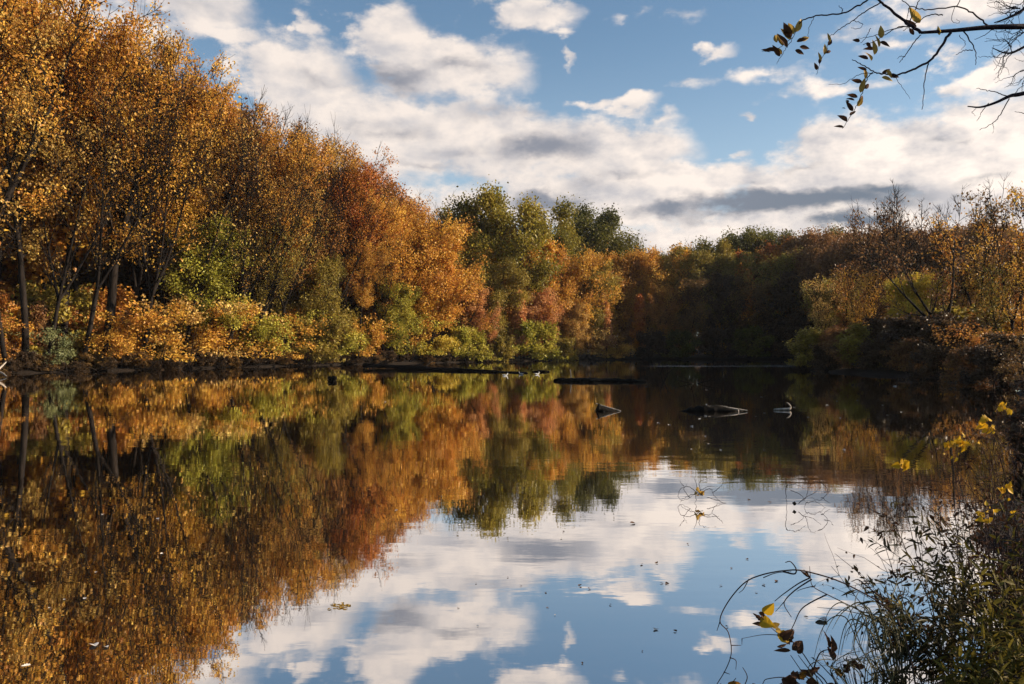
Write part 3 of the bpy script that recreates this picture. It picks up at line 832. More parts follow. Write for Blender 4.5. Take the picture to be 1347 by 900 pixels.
# ---- right bank
def rp(px, D):
    return (px - CX) / FPX * D, D
RIGHT = [
 (1080, 80, 'young0', 9.8, 'straw', 0, 'sapling', 'small straw-pink sprawling tree at the tip of the right bank'),
 (1112, 78, 'young1', 11, 'rust', 0, 'young_tree', 'rusty young tree second from the tip of the right bank'),
 (1150, 72, 'young2', 14.6, 'brown', 0, 'young_tree', 'tall thin tree with brown tufts in its open crown, right bank'),
 (1134, 70, 'young0', 9, 'amber', 0, 'young_tree', 'amber bushy tree at the foot of the tall thin brown-tufted one'),
 (1186, 72, 'bare0', 15.5, 'brown', 0, 'bare_tree', 'bare tree with a fan of fine twigs, left of the dark leaning trunks'),
 (1200, 66, 'maple1', 7.6, 'yellow', 0, 'young_tree', 'bright yellow low tree under the bare fan-twigged one'),
 (1262, 57, 'leaner', 12.5, 'brown', -3, 'bare_tree', 'dark bare tree with thick limbs leaning left, middle of the right bank'),
 (1238, 74, 'bare1', 15, 'brown', 0, 'bare_tree', 'bare pale-twigged tree behind the dark left-leaning one'),
 (1290, 62, 'young1', 14, 'amber', 0, 'young_tree', 'tallest open tree of the right bank with ochre leaf clusters at its top'),
 (1332, 54, 'young2', 12.6, 'sepia', 0, 'young_tree', 'brown open-crowned tree at the right frame edge'),
 (1372, 50, 'young0', 12.6, 'amber', 0, 'young_tree', 'amber tree half cut off by the right frame edge'),
 (1312, 50, 'young1', 7.5, 'olive', 0, 'young_tree', 'low olive-gold tree in front of the tallest open right bank tree'),
 (1350, 46, 'young2', 7, 'gold', 0, 'young_tree', 'low gold tree at the right frame edge above the dark bank'),
 (1246, 66, 'young1', 8.5, 'olive', 0, 'young_tree', 'olive low tree behind the trunk of the left-leaning bare tree'),
 (1168, 80, 'young1', 10.5, 'amber', 0, 'young_tree', 'amber tree filling the gap behind the brown-tufted tree'),
 (1220, 82, 'maple1', 9.5, 'rust', 0, 'young_tree', 'rust tree far behind the bright yellow low tree'),
 (1280, 76, 'maple0', 10, 'brown', 0, 'young_tree', 'brown tree far behind the tallest open right bank tree'),
 (1322, 68, 'young0', 10.5, 'gold', 0, 'young_tree', 'gold tree behind the brown open-crowned one at right'),
 (1362, 64, 'maple1', 10, 'rust', 0, 'young_tree', 'rust tree at right frame edge in the back row'),
 (1100, 90, 'maple1', 11, 'olive', 0, 'young_tree', 'olive tree behind the tip of the right bank'),
 (1145, 96, 'oak1', 11, 'brown', 0, 'oak_tree', 'brown round tree deep behind the brown-tufted tree'),
 (1200, 100, 'oak0', 11, 'olive', 0, 'oak_tree', 'olive round tree deep behind the bare fan-twigged tree'),
 (1255, 96, 'oak1', 11, 'brown', 0, 'oak_tree', 'brown dome deep behind the dark left-leaning tree'),
 (1310, 92, 'oak0', 11, 'olive', 0, 'oak_tree', 'olive dome deep behind the tallest open right bank tree'),
 (1360, 88, 'oak1', 11, 'brown', 0, 'oak_tree', 'brown dome deep in the wood at the right frame edge'),
 (1170, 118, 'oak0', 13.5, 'darkgreen', 0, 'oak_tree', 'dark oak farthest back behind the right bank, left one'),
 (1130, 122, 'oak1', 15, 'brown', 0, 'oak_tree', 'brown oak farthest back where right bank and cove overlap'),
 (1215, 116, 'oak1', 13, 'darkgreen', 0, 'oak_tree', 'dark oak farthest back behind the bare fan of twigs'),
 (1265, 112, 'oak0', 13, 'brown', 0, 'oak_tree', 'brown oak farthest back behind the left-leaning bare tree'),
]
for (px, D, key, H, tone, lean, nm, lab) in RIGHT:
    X, Y = rp(px, D)
    plant(key, nm, lab, 'tree', X, Y, H, tone, lean=lean, rz=0.0 if key == 'leaner' else None)
RSHRUB = [
 (1072, 74, 'bush0', 3.6, 'olive', 'olive bush at the very tip of the right bank'),
 (1104, 71, 'bush1', 3.6, 'brown', 'brown bush beside the tip of the right bank'),
 (1140, 66, 'bush0', 3.6, 'olive', 'olive bush under the amber bushy tree, right bank'),
 (1176, 63, 'bush1', 4.0, 'umber', 'dark bush under the bright yellow low tree'),
 (1216, 58.5, 'bush0', 4.2, 'umber', 'dark rounded bush left of the leaning trunk’s foot'),
 (1252, 54, 'bush1', 3.6, 'umber', 'dark bush hiding the leaning bare tree’s foot'),
 (1292, 49, 'shrub0', 3.4, 'rust', 'rust shrub drooping to the dark water at right'),
 (1328, 45, 'bush0', 2.6, 'umber', 'dark bush at the right edge above the dark bank'),
 (1352, 41, 'shrub1', 2.6, 'sepia', 'brown shrub cut by the right frame edge'),
 (1275, 60, 'bush1', 4.5, 'olive', 'olive bush behind the leaning bare tree’s foot'),
 (1190, 76, 'bush0', 4.5, 'amber', 'amber bush in the gap behind the bright yellow tree'),
 (1120, 82, 'bush1', 4.5, 'brown', 'brown bush behind the rusty young tree'),
 (1330, 58, 'bush1', 4.2, 'amber', 'amber bush under the brown open-crowned tree'),
]
RSHRUB += [
 (1062, 74, 'bush1', 1.8, 'umber', 'lowest dark bush at the very end of the right bank’s tip'),
 (1088, 69.5, 'bush1', 2.4, 'umber', 'low dark bush dipping into the water near the bank’s tip'),
 (1122, 66, 'bush0', 2.4, 'brown', 'low brown bush dipping into the water under the rusty young tree'),
 (1156, 61.5, 'bush1', 2.4, 'umber', 'low dark bush at the waterline left of the dark rounded one'),
 (1196, 57, 'bush0', 2.4, 'brown', 'low brown bush at the waterline below the one under the yellow tree'),
 (1234, 52, 'bush1', 2.4, 'umber', 'low dark bush at the waterline below the leaning bare tree'),
 (1270, 48, 'bush0', 2.2, 'brown', 'low brown bush at the waterline left of the drooping rust shrub'),
 (1308, 43.5, 'bush1', 2.2, 'umber', 'low dark bush at the waterline right of the drooping rust shrub')]
for (px, D, key, H, tone, lab) in RSHRUB:
    D = D - 1.2
    X, Y = rp(px, D)
    plant(key, 'waterside_shrub', lab, 'shrub', X, Y, H, tone, wide=1.2)
for q, (X, Y, H) in enumerate([(62, 104, 17), (66, 118, 19), (70, 132, 20), (60, 142, 21), (72, 150, 21), (80, 112, 19), (54, 147, 22), (84, 140, 21), (57, 110, 17), (58, 126, 20), (57, 137, 21), (64, 147, 22)]):
    plant('oak%d' % (q % 2), 'oak_tree', 'shade-casting oak in the wood behind the right bank', 'tree', X, Y, H, 'brown', group='oaks behind the right bank')
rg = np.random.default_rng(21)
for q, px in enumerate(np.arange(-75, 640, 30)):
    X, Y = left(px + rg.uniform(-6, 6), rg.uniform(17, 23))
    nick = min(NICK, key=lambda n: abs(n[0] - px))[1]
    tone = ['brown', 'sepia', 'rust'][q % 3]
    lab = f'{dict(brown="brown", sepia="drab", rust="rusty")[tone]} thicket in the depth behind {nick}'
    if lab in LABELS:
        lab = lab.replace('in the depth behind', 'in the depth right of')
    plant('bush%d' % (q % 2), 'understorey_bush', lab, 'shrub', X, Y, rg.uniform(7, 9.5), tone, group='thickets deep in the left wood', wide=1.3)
for q, px in enumerate(np.arange(-30, 660, 21)):     # low dark growth along the left waterline
    X, Y = left(px + rg.uniform(-6, 6), rg.uniform(-.2, .5))
    nick = sorted(NICK, key=lambda n: abs(n[0] - px))[q % 2][1]
    lab = f'low dark shrub at the waterline below {nick}'
    if lab in LABELS:
        lab = f'low dark shrub at the waterline right of {nick}'
    if lab in LABELS:
        lab = f'low dark shrub at the waterline left of {nick}'
    plant('bush%d' % (q % 2), 'low_shrub', lab, 'shrub', X, Y, rg.uniform(.9, 1.7), ['umber', 'sepia', 'umber'][q % 3], group='low growth along the left waterline', wide=1.5)

for q, (X, Y, H, key) in enumerate([(56, 20, 9, 'maple1'), (62, 30, 10, 'oak0'), (58, 40, 9, 'maple3'), (66, 48, 11, 'oak1'), (60, 57, 9.5, 'maple0'), (70, 64, 12, 'oak0'),
                                    (50, 8, 8, 'maple2'), (72, 36, 12, 'oak1'), (68, 12, 10, 'maple1'), (74, 22, 12, 'oak0')]):
    plant(key, 'woodland_tree', 'tree of the wood that closes off the land right of the right bank', 'tree', X, Y, H, ['amber', 'brown', 'olive', 'rust'][q % 4], group='trees of the wood right of the right bank')
for q, (X, Y) in enumerate([(56, 131), (59, 124), (54, 138), (60, 138), (48, 142), (63, 130), (52, 146), (58, 116)]):
    plant('bush%d' % (q % 2), 'understorey_bush', 'dark thicket closing the right corner of the shaded cove', 'shrub', X, Y, 7.5, 'umber', group='thickets in the corner of the cove', wide=1.3)

# ------------------------------------------------------------------ logs, snags, birds and drift on the water
def on_water(px, py, z=0.0):
    D = EYE * FPX / (py - HY)
    return np.array([(px - CX) / FPX * D, D, z])
def scale_at(py):
    return EYE / (py - HY)          # metres per photo pixel at that waterline row

def rough_log(geo_, ctrl, rads, k=9, seed=0, jag=.12):
    rg_ = np.random.default_rng(seed)
    pts = smooth_path(ctrl, 7)
    rr = np.interp(np.linspace(0, 1, len(pts)), np.linspace(0, 1, len(rads)), rads)
    n0 = geo_.n
    pts = np.vstack([pts[:1], pts, pts[-1:]])
    rr = np.concatenate([[rr[0] * .25], rr, [rr[-1] * .25]])
    pts[0] = pts[1] - (pts[2] - pts[1]) * .15
    pts[-1] = pts[-2] + (pts[-2] - pts[-3]) * .15
    rr = rr * (1 + rg_.normal(0, jag * .5, len(rr)))
    geo_.tube(pts, rr, k)
    geo_.v[-1] = geo_.v[-1] + rg_.normal(0, 1, geo_.v[-1].shape) * np.repeat(rr, k)[:, None] * jag

# long fallen trunk reaching out from the left bank
t_ = thing('fallen_trunk', 'long dark fallen trunk lying out from the left bank across the water', 'log', on_water(560, 486))
def rel(t_, pts):
    return [np.array(p_) - np.array(t_.location) for p_ in pts]
gq = Geo()
rough_log(gq, rel(t_, [on_water(478, 484.5, .3), on_water(530, 485.5, .2), on_water(600, 487.8, .1), on_water(692, 491, .02)]), [.19, .20, .15, .08], seed=1, jag=.22)
gq.make('stem', WETWOOD, t_, True)
gq = Geo()
for (a_, b_) in (((505, 484, .3), (492, 484, 1.1)), ((560, 486, .25), (572, 485, .8)), ((630, 488, .15), (640, 488, .55))):
    gq.tube(rel(t_, [on_water(*a_), (on_water(*a_) + on_water(*b_)) / 2 + np.array([0, 0, .1]), on_water(*b_)]), [.06, .04, .015], 5)
gq.make('broken_branch', WETWOOD, t_, True)
gq = Geo()
rough_log(gq, [on_water(700, 489.5, .03), on_water(712, 489.5, .08), on_water(723, 489.5, .04)], [.05, .09, .05], seed=2)
tag(gq.make('floating_log', WETWOOD), 'short dark stick afloat just beyond the tip of the long fallen trunk', 'log')
t_ = thing('floating_log', 'straight dark log low in the water at centre, thin pale stub standing on it', 'log', on_water(790, 502))
gq = Geo()
rough_log(gq, rel(t_, [on_water(729, 501.5, .04), on_water(770, 501.8, .08), on_water(815, 502, .07), on_water(850, 503, .02)]), [.12, .14, .12, .06], seed=3, jag=.22)
gq.make('stem', WETWOOD, t_, True)
gq = Geo()
gq.tube(rel(t_, [on_water(751, 501.5, .1), on_water(751, 501.5, .45), on_water(750, 501.5, .72)]), [.035, .03, .015], 5)
gq.make('stub', PALEWOOD, t_, True)
# wedge-shaped log end
t_ = thing('broken_log', 'dark wedge of a broken log tilting out of the water, pale upper edge', 'log', on_water(798, 541))
gq = Geo()
rough_log(gq, rel(t_, [on_water(785, 541, .07), on_water(797, 541, .0), on_water(815, 541, -.06)]), [.17, .13, .05], seed=4, jag=.08)
gq.make('stem', WETWOOD, t_, True)
gq = Geo()
gq.tube(rel(t_, [on_water(784, 541, .245), on_water(797, 541, .145), on_water(817, 541, .005)]), [.012, .02, .012], 6)
gq.make('stripped_edge', PALEWOOD, t_, True)
# flat log with a pale end
t_ = thing('floating_log', 'low hump-backed dark log with a pale splintered right end', 'log', on_water(938, 541))
gq = Geo()
rough_log(gq, rel(t_, [on_water(893, 541, -.06), on_water(920, 541, .02), on_water(950, 541, .03), on_water(976, 541, -.03)]), [.06, .14, .15, .06], seed=5, jag=.2)
gq.make('stem', WETWOOD, t_, True)
gq = Geo()
gq.tube(rel(t_, [on_water(955, 541.5, .14), on_water(968, 541.5, .08), on_water(983, 541.5, .03)]), [.012, .03, .02], 6)
gq.tube(rel(t_, [on_water(905, 541, .06), on_water(925, 541, .15), on_water(945, 541, .175), on_water(957, 541, .14)]), [.008, .014, .014, .01], 5)
gq.tube(rel(t_, [on_water(971, 541.5, .06), on_water(972, 542.5, -.02)]), [.02, .01], 5)
gq.make('splintered_end', PALEWOOD, t_, True)
gq = Geo()
gq.tube(smooth_path([on_water(1018, 540, .03), on_water(1030, 540, .04), on_water(1038, 540, .05), on_water(1040, 540, .12), on_water(1037, 540, .22), on_water(1034.5, 540, .25)]), np.interp(np.arange(31), [0, 12, 18, 30], [.03, .05, .025, .012])[:31], 6)
tag(gq.make('driftwood', PALEWOOD, None, True), 'short white driftwood stick with an upturned hooked end, afloat near the right', 'driftwood')
gq = Geo()
for s_ in range(2):
    rough_log(gq, [on_water(434 + 5 * s_, 501, -.05), on_water(434.5 + 5.2 * s_, 501, .15), on_water(435 + 5.4 * s_, 501, .27)], [.17, .16, .14], seed=7 + s_)
tag(gq.make('stump', WETWOOD, None, True), 'squat black double stump poking out of the water off the left bank', 'stump')
gq = Geo()
gq.tube(smooth_path([on_water(-12, 496, .1), on_water(0, 494, .55), on_water(8, 493, .95)]), np.linspace(.11, .04, 13), 7)
gq.tube(smooth_path([on_water(-8, 495, .35), on_water(2, 495, .25), on_water(9, 496.5, .05)]), np.linspace(.09, .04, 13), 7)
tag(gq.make('driftwood', PALEWOOD, None, True), 'pale forked driftwood limb at the left frame edge by the waterline', 'driftwood')

def twiggy(name, label, cat, base, n, L, spread, seed, mat, up=.5, r=.02, k2=3):
    rg_ = np.random.default_rng(seed)
    t2 = thing(name, label, cat, base)
    gq = Geo()
    for q in range(n):
        d = unit([rg_.normal(0, spread), rg_.normal(0, spread * .5), rg_.uniform(.2, 1) * up + .02])
        pth = path(np.array([0, 0, -.05]), d, L * rg_.uniform(.5, 1), 6, .1, .3, rg_)
        gq.tube(pth, np.linspace(r, r * .25, 7), 5)
        for q2 in range(k2):
            k0 = rg_.integers(2, 6)
            gq.tube(path(pth[k0], turn(pth[k0] - pth[k0 - 1], R(rg_.uniform(25, 60)), rg_.uniform(0, 6.28)), L * rg_.uniform(.2, .4), 4, .1, .3, rg_), np.linspace(r * .45, r * .15, 5), 4)
    gq.make('branches', mat, t2)
    return t2
twiggy('snag', 'dark twiggy snag standing out of the water right of the straight log', 'dead branch', on_water(873, 503), 3, 1.25, .35, 4, WETWOOD, 1.2, .045)
twiggy('snag', 'low dark twigs lying on the water right of the twiggy snag', 'dead branch', on_water(915, 505), 4, 1.4, 1.2, 9, WETWOOD, .25, .035)

for q, (px, lab) in enumerate(((88, 'dead branch slanting into the water right of the twin pale stems'), (128, 'dead branch in the water at the foot of the big forked trunk'),
                             (192, 'dead branch poking from the bank under the first bright golden shrub'), (236, 'dead branch trailing in the water below the brightest straw-gold shrub'),
                             (318, 'dead branch reaching from the bank left of the slender leaning trunk'), (362, 'dead branch lying at the waterline right of the slender leaning trunk'),
                             (398, 'dead branch at the waterline left of the squat black stump'), (470, 'dead branch at the waterline where the long fallen trunk begins'))):
    X, Y = left(px, -1.0)
    twiggy('dead_branch', lab, 'dead branch', np.array([X, Y, .1]), 3, 2.4, .9, 40 + q, BARK, .45, .05, 4)

# tangled drowned vines, mid lake on the right
def vines(name, label, cpx, cpy, curves, extra=None):
    D = EYE * FPX / (cpy - HY)
    t2 = thing(name, label, 'vines', on_water(cpx, cpy))
    gq = Geo()
    for cu in curves:
        pts = [np.array(at(px, py, D + dy)) - np.array(t2.location) for (px, py, dy) in cu]
        for p_ in pts:
            p_[2] = max(p_[2], -.02)
        sp_ = smooth_path(pts, 6)
        sp_[1:-1] += rng.normal(0, .005, sp_[1:-1].shape)
        gq.tube(sp_, np.linspace(.0042, .0015, len(sp_)), 4)
    gq.make('vine', TWIG, t2)
    return t2
D1 = EYE * FPX / (662 - HY)
v1 = vines('drowned_vines', 'thin dark vine loops round a tuft of brown leaves, standing in the cloud reflection', 920, 662,
      [[(922, 648, 0), (920, 635, 0), (930, 630, 0), (942, 631, 0)], [(919, 650, 0), (905, 640, .1), (894, 645, .1), (893, 656, .1), (903, 657, 0), (914, 650, 0)],
       [(922, 649, 0), (935, 643, .1), (938, 650, .1), (944, 657, .1), (952, 662, 0)], [(915, 652, 0), (916, 658, 0), (914, 662, 0)],
       [(918, 645, 0), (913, 627, 0)], [(900, 640, 0), (893, 632, 0)], [(938, 648, 0), (948, 640, 0), (951, 636, 0)], [(925, 652, 0), (912, 650, 0), (900, 655, 0), (895, 661, 0)],
       [(920, 646, 0), (932, 640, .1), (946, 641, .1)], [(930, 655, 0), (943, 658, 0), (959, 663.5, 0)], [(908, 655, 0), (900, 645, 0), (904, 636, 0)]])
v2 = vines('drowned_vines', 'wider tangle of thin vine loops with one dark pod, nearer the right bank', 1060, 668,
      [[(1035, 639, 0), (1034, 655, 0), (1036, 670, 0), (1043, 668, 0)], [(1072, 633, .1), (1086, 640, .1), (1088, 650, .1), (1078, 658, .1), (1066, 655, .1)],
       [(1034, 640, 0), (1048, 637, 0), (1060, 645, 0)], [(1062, 660, 0), (1058, 668, 0)], [(1055, 658, 0), (1068, 650, .1), (1080, 641, .1)],
       [(1060, 662, 0), (1072, 660, 0), (1086, 668, 0)], [(1050, 662, 0), (1060, 655, 0), (1064, 640, 0), (1072, 634, 0)], [(1084, 648, .1), (1092, 646, .1), (1096, 640, .1)],
       [(1040, 645, 0), (1052, 650, 0), (1060, 660, 0)], [(1080, 655, .1), (1092, 662, .1)]])

# ---- near-leaf shapes
PROFILES = {'lance': ([0, .12, .35, .65, .88, 1], [.05, .6, 1, .75, .3, 0]), 'oval': ([0, .1, .3, .55, .8, 1], [.1, .62, 1, .92, .5, 0]),
            'heart': ([0, .05, .2, .45, .75, 1], [.3, .85, 1, .82, .4, 0]), 'lobed': ([0, .1, .22, .36, .44, .6, .68, .86, 1], [.15, .8, .55, 1, .6, .72, .4, .28, 0])}
def leaf(gq, base, d, nrm, L, W, kind='oval', curl=.15, fold=.25, rg_=rng):
    ts, ws = PROFILES[kind]
    ts, ws = np.array(ts), np.array(ws) * W * .5
    d = unit(d)
    s_ = unit(np.cross(nrm, d))
    nn = np.cross(d, s_)
    twist = rg_.uniform(-.5, .5)
    mid = np.array(base)[None] + d * (ts * L)[:, None] - nn * (curl * L * ts ** 2)[:, None]
    sd_ = s_ * np.cos(twist * ts)[:, None] + nn * np.sin(twist * ts)[:, None]
    l_ = mid + sd_ * ws[:, None] + nn * (fold * ws)[:, None]
    r_ = mid - sd_ * ws[:, None] + nn * (fold * ws)[:, None]
    n = len(ts)
    v = np.concatenate([l_, mid, r_])
    i = np.arange(n - 1)
    f = np.concatenate([np.stack([i, i + n, i + n + 1, i + 1], 1), np.stack([i + n, i + 2 * n, i + 2 * n + 1, i + n + 1], 1)])
    gq.add(v, f)
def ribbon(gq, ctrl, w0, up=(0.2, -1, .3)):
    pts = smooth_path(ctrl, 6)
    tn = unit(np.gradient(pts, axis=0))
    s_ = unit(np.cross(tn, np.array(up)))
    ww = w0 * .5 * np.sin(np.linspace(.35, math.pi, len(pts)))[:, None] ** .7
    n = len(pts)
    v = np.concatenate([pts + s_ * ww, pts + np.cross(s_, tn) * ww * .35, pts - s_ * ww])
    i = np.arange(n - 1)
    gq.add(v, np.concatenate([np.stack([i, i + n, i + n + 1, i + 1], 1), np.stack([i + n, i + 2 * n, i + 2 * n + 1, i + n + 1], 1)]))

gq = Geo()
for q in range(9):
    leaf(gq, np.array(at(921 + rng.normal(0, 3), 649 + rng.normal(0, 2), D1)) - np.array(v1.location), rng.normal(0, 1, 3), rng.normal(0, 1, 3), .07, .05)
gq.tube([gq.v[0][0], gq.v[4][0], gq.v[8][0]], [.004, .004, .003], 4)
gq.make('leaf_tuft', L_OCHRE, v1)
gq = Geo()
rough_log(gq, rel(v2, [at(1044, 661, EYE * FPX / (668 - HY)), at(1046, 664, EYE * FPX / (668 - HY))]), [.018, .02], k=7)
gq.make('pod', WETWOOD, v2)

# ---- white waterbirds by the fallen trunk
def bird_body(gq):
    n, k = 11, 12
    t = np.linspace(0, 1, n)
    xs_ = -.24 + .5 * t
    w_ = .085 * np.sin(np.pi * np.clip(t, .03, .985)) ** .6
    w_ *= np.where(t < .3, .55 + 1.5 * t, 1)
    zc = .045 + .03 * (t - .5) ** 2 * 4 + np.where(t < .2, (.2 - t) * .25, 0)
    a = np.arange(k) * 2 * np.pi / k
    v = np.stack([np.repeat(xs_, k), (w_[:, None] * np.cos(a)).ravel(), (zc[:, None] + w_[:, None] * .8 * np.sin(a)).ravel()], 1)
    i = np.arange(n - 1)[:, None] * k
    j = np.arange(k)[None, :]
    gq.add(v, np.stack([i + j, i + (j + 1) % k, i + k + (j + 1) % k, i + k + j], -1).reshape(-1, 4))
    gq.tube(smooth_path([(.19, 0, .08), (.235, 0, .13), (.245, 0, .19), (.262, 0, .215)], 4), np.linspace(.055, .03, 13), 10)
    hd = smooth_path([(.225, 0, .215), (.25, 0, .222), (.285, 0, .218), (.305, 0, .212)], 4)
    gq.tube(hd, np.interp(np.arange(13), [0, 4, 9, 12], [.012, .04, .032, .01]), 10)
BIRD = None
for (px, py, rz, lab, mt) in ((664, 494.5, .2, 'whitest waterbird swimming under the long fallen trunk’s tip, leftmost of three', PLUMAGE_W),
                         (686, 492.5, 2.7, 'greyish waterbird swimming between the other two by the fallen trunk', PLUMAGE_G),
                         (706, 492.8, .5, 'pale waterbird swimming nearest the short floating stick, rightmost of three', PLUMAGE_W)):
    t2 = thing('waterbird', lab, 'bird', on_water(px, py), rz, 'waterbirds by the fallen trunk')
    t2.scale = (.8, .8, .8)
    gq = Geo()
    bird_body(gq)
    gq.make('body', mt, t2, True)
    gq = Geo()
    for sgn in (1, -1):
        leaf(gq, (.12, sgn * .07, .085), (-1, -sgn * .12, .04), (0, sgn * .8, .5), .32, .11, 'oval', .02, .1)
    gq.make('wing', PLUMAGE_G, t2, True)
    gq = Geo()
    gq.tube([(.30, 0, .213), (.33, 0, .206), (.352, 0, .202)], [.013, .009, .004], 8)
    gq.make('bill', BILL, t2, True)

# ---- fallen leaves afloat
FL = []
for q in range(6):
    gq = Geo()
    leaf(gq, (-.5, 0, 0), (1, 0, 0), (0, 0, 1), 1, .55 + .08 * q, ['oval', 'lobed', 'heart'][q % 3], rng.uniform(-.25, .1), rng.uniform(.1, .5))
    o_ = gq.make('floating_leaf', FLOAT_DARK if q < 4 else FLOAT_PALE)
    col.objects.unlink(o_)
    FL.append(o_)
def float_leaf(px, py, size_px, pale, label, group):
    c = FL[rng.integers(4, 6) if pale else rng.integers(0, 4)].copy()
    col.objects.link(c)
    p_ = on_water(px, py, .004)
    c.location = p_
    s_ = size_px * scale_at(py)
    c.scale = (s_, s_, s_)
    c.rotation_euler = (0, 0, rng.uniform(0, 6.28))
    tag(c, label, 'leaf', group)
for (px, py, s_) in [(832, 689, 12), (763, 771, 10), (864, 741, 12), (844, 743, 8), (877, 768, 13), (870, 768, 9), (888, 831, 9), (766, 873, 9), (685, 771, 6), (626, 768, 6),
                     (603, 800, 6), (668, 760, 6), (775, 775, 7), (720, 800, 7), (718, 780, 8), (803, 796, 6), (983, 736, 9), (962, 748, 8), (948, 771, 8), (1021, 765, 14), (1005, 770, 10),
                     (1060, 812, 10), (995, 780, 7), (905, 716, 6), (985, 658, 10), (1012, 661, 9), (741, 700, 6), (690, 660, 6), (956, 825, 7), (845, 857, 6)]:
    float_leaf(px, py, s_ * .62, False, 'small dark fallen leaf floating on the open reflecting water', 'dark leaves afloat on the open water')
for q in range(44):
    px = rng.uniform(840, 1190) if q < 30 else rng.uniform(60, 800)
    py = rng.uniform(506, 600) if q < 30 else rng.uniform(510, 860)
    float_leaf(px, py, rng.uniform(3.0, 5.0), True, 'pale fleck of a leaf floating on the dark water', 'pale leaf flecks on the dark water')
for (px, py, s_, lab) in [(124, 850, 13, 'largest white curled leaf afloat, lower left on the brown reflection'), (140, 852, 7, 'small white leaf touching the largest white curled one, lower left'),
                          (34, 877, 11, 'lone white leaf afloat near the lower left corner'), (111, 788, 6, 'white leaf fleck beside a dark trunk reflection, lower left'),
                          (1083, 817, 17, 'white feather-like leaf afloat beside the yellow-leaved bramble'), (862, 829, 8, 'white leaf near the small cloud reflection at lower centre')]:
    float_leaf(px, py, s_, True, lab, None)
t2 = thing('water_weed', 'ragged tuft of ochre weed afloat on the cloud reflection, left of centre', 'weed', on_water(452, 798))
gq = Geo()
for q in range(16):
    leaf(gq, np.array([rng.normal(0, .05), rng.normal(0, .05), .004]), (rng.normal(), rng.normal(), .1), (0, 0, 1), rng.uniform(.03, .06), .025)
gq.make('fronds', L_OCHRE, t2)

# ------------------------------------------------------------------ near bank plants at the right
def gz(X, Y):
    return float(ground_z(np.array(X), np.array(Y)))
def wpt(px, py, D):
    return np.array(at(px, py, D))

# arching brambles over the water
def bramble(name, label, canes, leaves, D, rad=.0045):
    """canes: lists of (px, py, dD); leaves: (material, [(px, py, size_px, angle_deg, kind)])"""
    t2 = thing(name, label, 'bramble', wpt(*canes[0][0][:2], D))
    base = np.array(t2.location)
    gq = Geo()
    rootx = [c_[0][0] for c_ in canes if c_[0][1] >= 900]
    for cu in canes:
        if cu[0][1] >= 900:
            cu = [(sum(rootx) / len(rootx), 960, 0)] + list(cu)
        sp_ = smooth_path([wpt(px, py, D + dd) - base for (px, py, dd) in cu], 6)
        r_ = rad * (1 if len(cu) > 3 else .6)
        gq.tube(sp_, np.linspace(r_, r_ * .45, len(sp_)), 5)
    gq.make('cane', CANE, t2, True)
    for (mt, nm, lst) in leaves:
        for (px, py, s_, ang_, kind) in lst:
            gq = Geo()
            L_ = s_ / FPX * D * (.8 if 'wither' in nm else 1)
            a = R(ang_)
            leaf(gq, wpt(px, py, D) - base, (math.cos(a), rng.uniform(-.4, .4), -math.sin(a)), (rng.uniform(-.4, .4), -1, rng.uniform(.1, .8)), L_, L_ * ((.8 if 'wither' not in nm else .55) if kind != 'lance' else .3), kind, rng.uniform(0, .35) + (.35 if 'wither' in nm else 0), rng.uniform(.15, .6) + (.3 if 'wither' in nm else 0))
            gq.make(nm, mt, t2)
    return t2
bramble('arching_bramble', 'long bare bramble cane arching left over the water and back down', [
    [(1205, 905, -.1), (1180, 815, 0), (1120, 772, 0), (1062, 752, 0), (1030, 751, 0), (1000, 757, 0), (978, 768, 0), (957, 793, 0), (947, 817, 0), (958, 832, 0), (962, 858, 0), (955, 880, 0), (940, 905, 0)],
    [(1030, 752, 0), (1045, 755, 0), (1047, 748, 0), (1040, 739, 0), (1033, 740, 0)], [(1004, 760, 0), (1020, 754, 0), (1041, 752, 0)], [(962, 849, 0), (975, 849, 0)],
    [(960, 865, 0), (968, 869, 0), (968, 881, 0)], [(952, 884, 0), (960, 887, 0)], [(947, 818, 0), (943, 830, 0)], [(985, 762, 0), (978, 775, 0), (972, 780, 0)]],
    [], 4.35, .005)
bramble('arching_bramble', 'shorter bramble cane ending in a drooping fork of bare tips', [
    [(1215, 905, 0), (1165, 822, 0), (1128, 802, 0), (1092, 784, 0), (1070, 772, 0), (1066, 760, 0)], [(1066, 760, 0), (1050, 768, 0), (1030, 782, 0), (1019, 791, 0)],
    [(1068, 762, 0), (1048, 775, 0), (1034, 788, 0), (1032, 797, 0), (1041, 812, 0)], [(1033, 790, 0), (1020, 805, 0)], [(1070, 771, 0), (1055, 775, 0), (1048, 778, 0)],
    [(1066, 760, 0), (1065, 745, 0)], [(1088, 782, 0), (1066, 793, 0), (1053, 803, 0), (1045, 820, 0), (1037, 836, 0)], [(1150, 812, 0), (1110, 803, 0), (1075, 799, 0)],
    [(1160, 800, 0), (1135, 760, 0), (1098, 728, 0)], [(1180, 800, 0), (1145, 775, 0), (1130, 763, 0), (1120, 765, 0)]],
    [(L_BROWN, 'bud_scales', [(1066, 760, 14, 215, 'lance'), (1064, 758, 11, 235, 'lance')])], 4.5, .0045)
